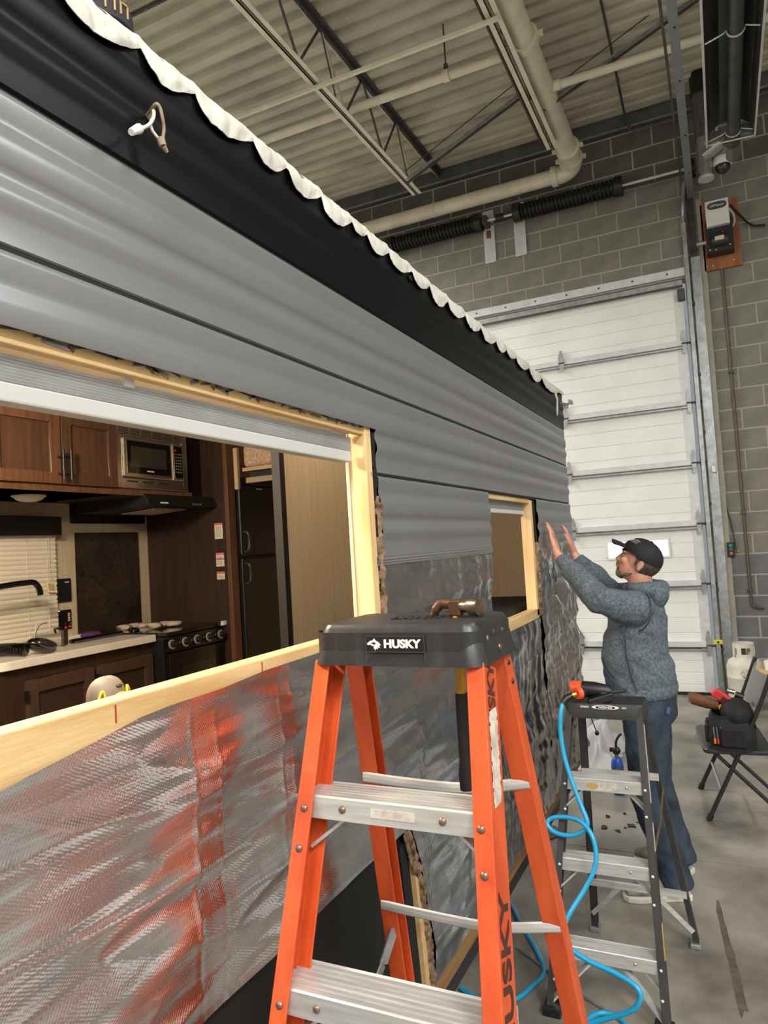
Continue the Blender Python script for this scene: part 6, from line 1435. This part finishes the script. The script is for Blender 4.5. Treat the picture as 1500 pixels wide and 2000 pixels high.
# ---- jeans
b = MB()
b.tube([(-.43, 3.95, 1.045), (-.43, 3.95, .98), (-.43, 3.95, .90), (-.43, 3.95, .84)], [(.145, .168), (.150, .175), (.148, .180), (.10, .13)], 24, flat=(1, 0, 0))
for h_, k_, a_ in ((hip_l, kn_l, an_l), (hip_r, kn_r, an_r)):
    e_ = a_ + Vector((.012, 0, -.045))
    b.tube([h_ + Vector((0, 0, .05)), h_ + Vector((0, 0, -.04)), h_.lerp(k_, .5), k_, k_.lerp(a_, .4), k_.lerp(a_, .85), e_], [.115, .114, .100, .085, .080, .074, .078], 20)
organic('jeans', b, M_jeans, MAN, .009, 4, .5, wrinkle(.007))
# back pocket and belt loop on the near side
def patch(name, pts, m, th=.004):
    c_ = sum((Vector(p) for p in pts), Vector()) / len(pts); n_ = (Vector(pts[1]) - Vector(pts[0])).cross(Vector(pts[2]) - Vector(pts[0])).normalized()
    return MB().prism([Vector(p) for p in pts], n_ * th).build(name, m, MAN, bevel=.001)
pk_ = [onY(1263, 1395, 3.772), onY(1311, 1400, 3.80), onY(1308, 1450, 3.80), onY(1286, 1466, 3.785), onY(1262, 1450, 3.770)]
M_jp = mat('jeans_pocket', (22, 33, 45), .8, c2=(46, 62, 79), vs=9, detail=7)
pk2 = [onY(1303, 1380, 3.79), onY(1310, 1383, 3.79), onY(1308, 1396, 3.79), onY(1301, 1394, 3.79)]
patch('back_pocket', pk_, M_jp, .004)
patch('pocket_tag', pk2, mat('tag_blue', (62, 88, 128), .6), .003)

# ---- shoes
M_sh = mat('shoe_olive', (110, 106, 86), .7, c2=(140, 136, 118), vs=20); M_sole = mat('shoe_sole', (196, 192, 178), .6, var=.1)
for k, (a_, heel, toe) in enumerate(((an_l, Vector((-.285, 3.925, 0)), Vector((-.60, 3.80, 0))), (an_r, Vector((-.285, 4.18, 0)), Vector((-.60, 4.30, 0))))):
    d = (toe - heel); L_ = d.length; d.normalize(); s_ = Vector((-d.y, d.x, 0))
    sole = [(0, .030), (.03, .042), (.3, .042), (.55, .050), (.8, .054), (.94, .040), (1, .012)]
    out = [heel + d * (L_ * u) + s_ * w for u, w in sole] + [heel + d * (L_ * u) - s_ * w for u, w in sole[::-1]]
    MB().prism(out, (0, 0, .032)).build('shoe_sole', M_sole, MAN, bevel=.008, seg=3)
    b = MB(); b.tube([heel + d * .02 + Vector((0, 0, .06)), heel + d * .06 + Vector((0, 0, .075)), heel + d * (L_ * .45) + Vector((0, 0, .068)), heel + d * (L_ * .75) + Vector((0, 0, .052)), heel + d * (L_ * .95) + Vector((0, 0, .042))], [(.045, .036), (.055, .043), (.050, .046), (.034, .048), (.018, .034)], 16, flat=(0, 0, 1))
    b.tube([a_ + Vector((0, 0, .02)), heel + d * .09 + Vector((0, 0, .07))], [.05, .05], 14)
    organic('shoe_upper', b, M_sh, MAN, .007, 4)
    for j in range(2): q_ = heel + d * (.05 + .035 * j) - s_ * (.046) * (1 if k == 0 else 1); MB().obox(q_ + Vector((0, 0, .055)), d * .014, s_ * .006, (0, 0, .045)).build('shoe_stripe', M_sole, MAN)

# ---- hair, beard, cap
b = MB(); b.ball(HC + Vector((.018, 0, .006)), (.097, .079, .088), 24, 16, tl)
bo = organic('hair', HT(b), M_hair, MAN, .006, 2); HRi = HRot.inverted()
bm = bmesh.new(); bm.from_mesh(bo.data); off = wloc(MAN)
dl = [f for f in bm.faces if (lambda c: c.x < HC.x - .012 or c.z < HC.z - .058 or c.z > HC.z + .055 or (c.x < HC.x + .02 and c.z < HC.z - .02))(HP + HRi @ (f.calc_center_median() + off - HP))]
bmesh.ops.delete(bm, geom=dl, context='FACES'); bm.to_mesh(bo.data); bm.free()
b = MB()
b.ball(HC + Vector((-.066, 0, -.086)), (.032, .037, .028), 16, 10); b.ball(HC + Vector((-.080, 0, -.072)), (.018, .027, .018), 12, 8)
b.tube([HC + Vector((-.084, -.032, -.064)), HC + Vector((-.096, -.025, -.046)), HC + Vector((-.102, 0, -.037)), HC + Vector((-.096, .025, -.046)), HC + Vector((-.084, .032, -.064))], [.009, .0088, .008, .0088, .009], 8)
for s_ in (-1, 1): b.tube([HC + Vector((-.064, s_ * .040, -.088)), HC + Vector((-.036, s_ * .054, -.080)), HC + Vector((-.006, s_ * .060, -.064))], [.015, .009, .003], 8)
organic('beard', HT(b), M_beard, MAN, .005, 2, .4, lambda p: .0022 * noise.noise(p * 160))
for s_ in (-1, 1): HT(MB().ball(HC + Vector((-.0800, s_ * .031, .010)), (.0085, .011, .0055), 10, 8)).build('eye', mat('eye_white', (150, 128, 116), .3) if s_ < 0 else bpy.data.materials['eye_white'], MAN, smooth=180)
for s_ in (-1, 1): HT(MB().ball(HC + Vector((-.0870, s_ * .032, .010)), (.003, .005, .0045), 8, 6)).build('iris', mat('iris', (40, 36, 34), .2) if s_ < 0 else bpy.data.materials['iris'], MAN, smooth=180)
for s_ in (-1, 1): HT(MB().tube([HC + Vector((-.092, s_ * .014, .034)), HC + Vector((-.092, s_ * .030, .040)), HC + Vector((-.082, s_ * .048, .034))], [.004, .005, .003], 6)).build('eyebrow', M_hair, MAN, smooth=60)
ct = Matrix.Rotation(math.radians(16), 3, 'Y')                 # cap tips back, brim up
cc_ = HC + Vector((.012, 0, .042))
b = MB()
nU, nV = 32, 10
def capf(u, v):
    a = 2 * PI * u; th = (PI / 2) * (1 - v) * 1.06; r_ = math.sin(th); z = math.cos(th)
    return cc_ + ct @ Vector((-.108 * r_ * math.cos(a), .088 * r_ * math.sin(a), .088 * z - .014))
b.grid(capf, nU, nV); cap_o = HT(b).build('cap_crown', M_hat, MAN, smooth=180, solid=.003)
b = MB(); b.grid(lambda u, v: cc_ + ct @ Vector((-.085 - .088 * v * math.cos(lerp(-1.25, 1.25, u) * .62), .086 * math.sin(lerp(-1.25, 1.25, u)), -.016 - .004 * v + .010 * math.cos(lerp(-1.25, 1.25, u) * 1.2) - .022 * v * v * .4)), 20, 8); HT(b).build('cap_brim', M_hat, MAN, smooth=180, solid=.006)
HT(MB().lathe([(.009, 0), (.006, .005), (.0005, .006)], cc_ + ct @ Vector((0, 0, .074)), ct @ Vector((0, 0, 1)), 10)).build('cap_button', M_hat, MAN)
b = MB()
def cap_pt(azd, el): a, th = math.radians(azd), math.radians(90 - el); return cc_ + ct @ Vector((-.110 * math.sin(th) * math.cos(a), -.090 * math.sin(th) * math.sin(a), .090 * math.cos(th) - .014))
for k in range(4): b.tube([cap_pt(30, 28 + 5 * k), cap_pt(44, 30 + 5 * k), cap_pt(56, 30 + 5 * k)], .0012, 5)
for k in range(3): b.tube([cap_pt(8 + 6 * k, 26), cap_pt(10 + 6 * k, 42)], .0016, 5)
b.tube([cap_pt(6, 34), cap_pt(26, 34)], .0016, 5)
HT(b).build('cap_emblem', mat('emblem_white', (206, 204, 196), .6), MAN)
MB().tube([Vector((wr_l[0] - .033, wr_l[1] + .0135, wr_l[2] + .118)) + Vector((.0105 * math.cos(a), .0105 * math.sin(a), .002 * math.cos(a))) for a in [2 * PI * k / 16 for k in range(17)]], .0016, 5).build('ring', mat('ring_gold', (220, 190, 120), .2, metal=1), MAN, smooth=60)
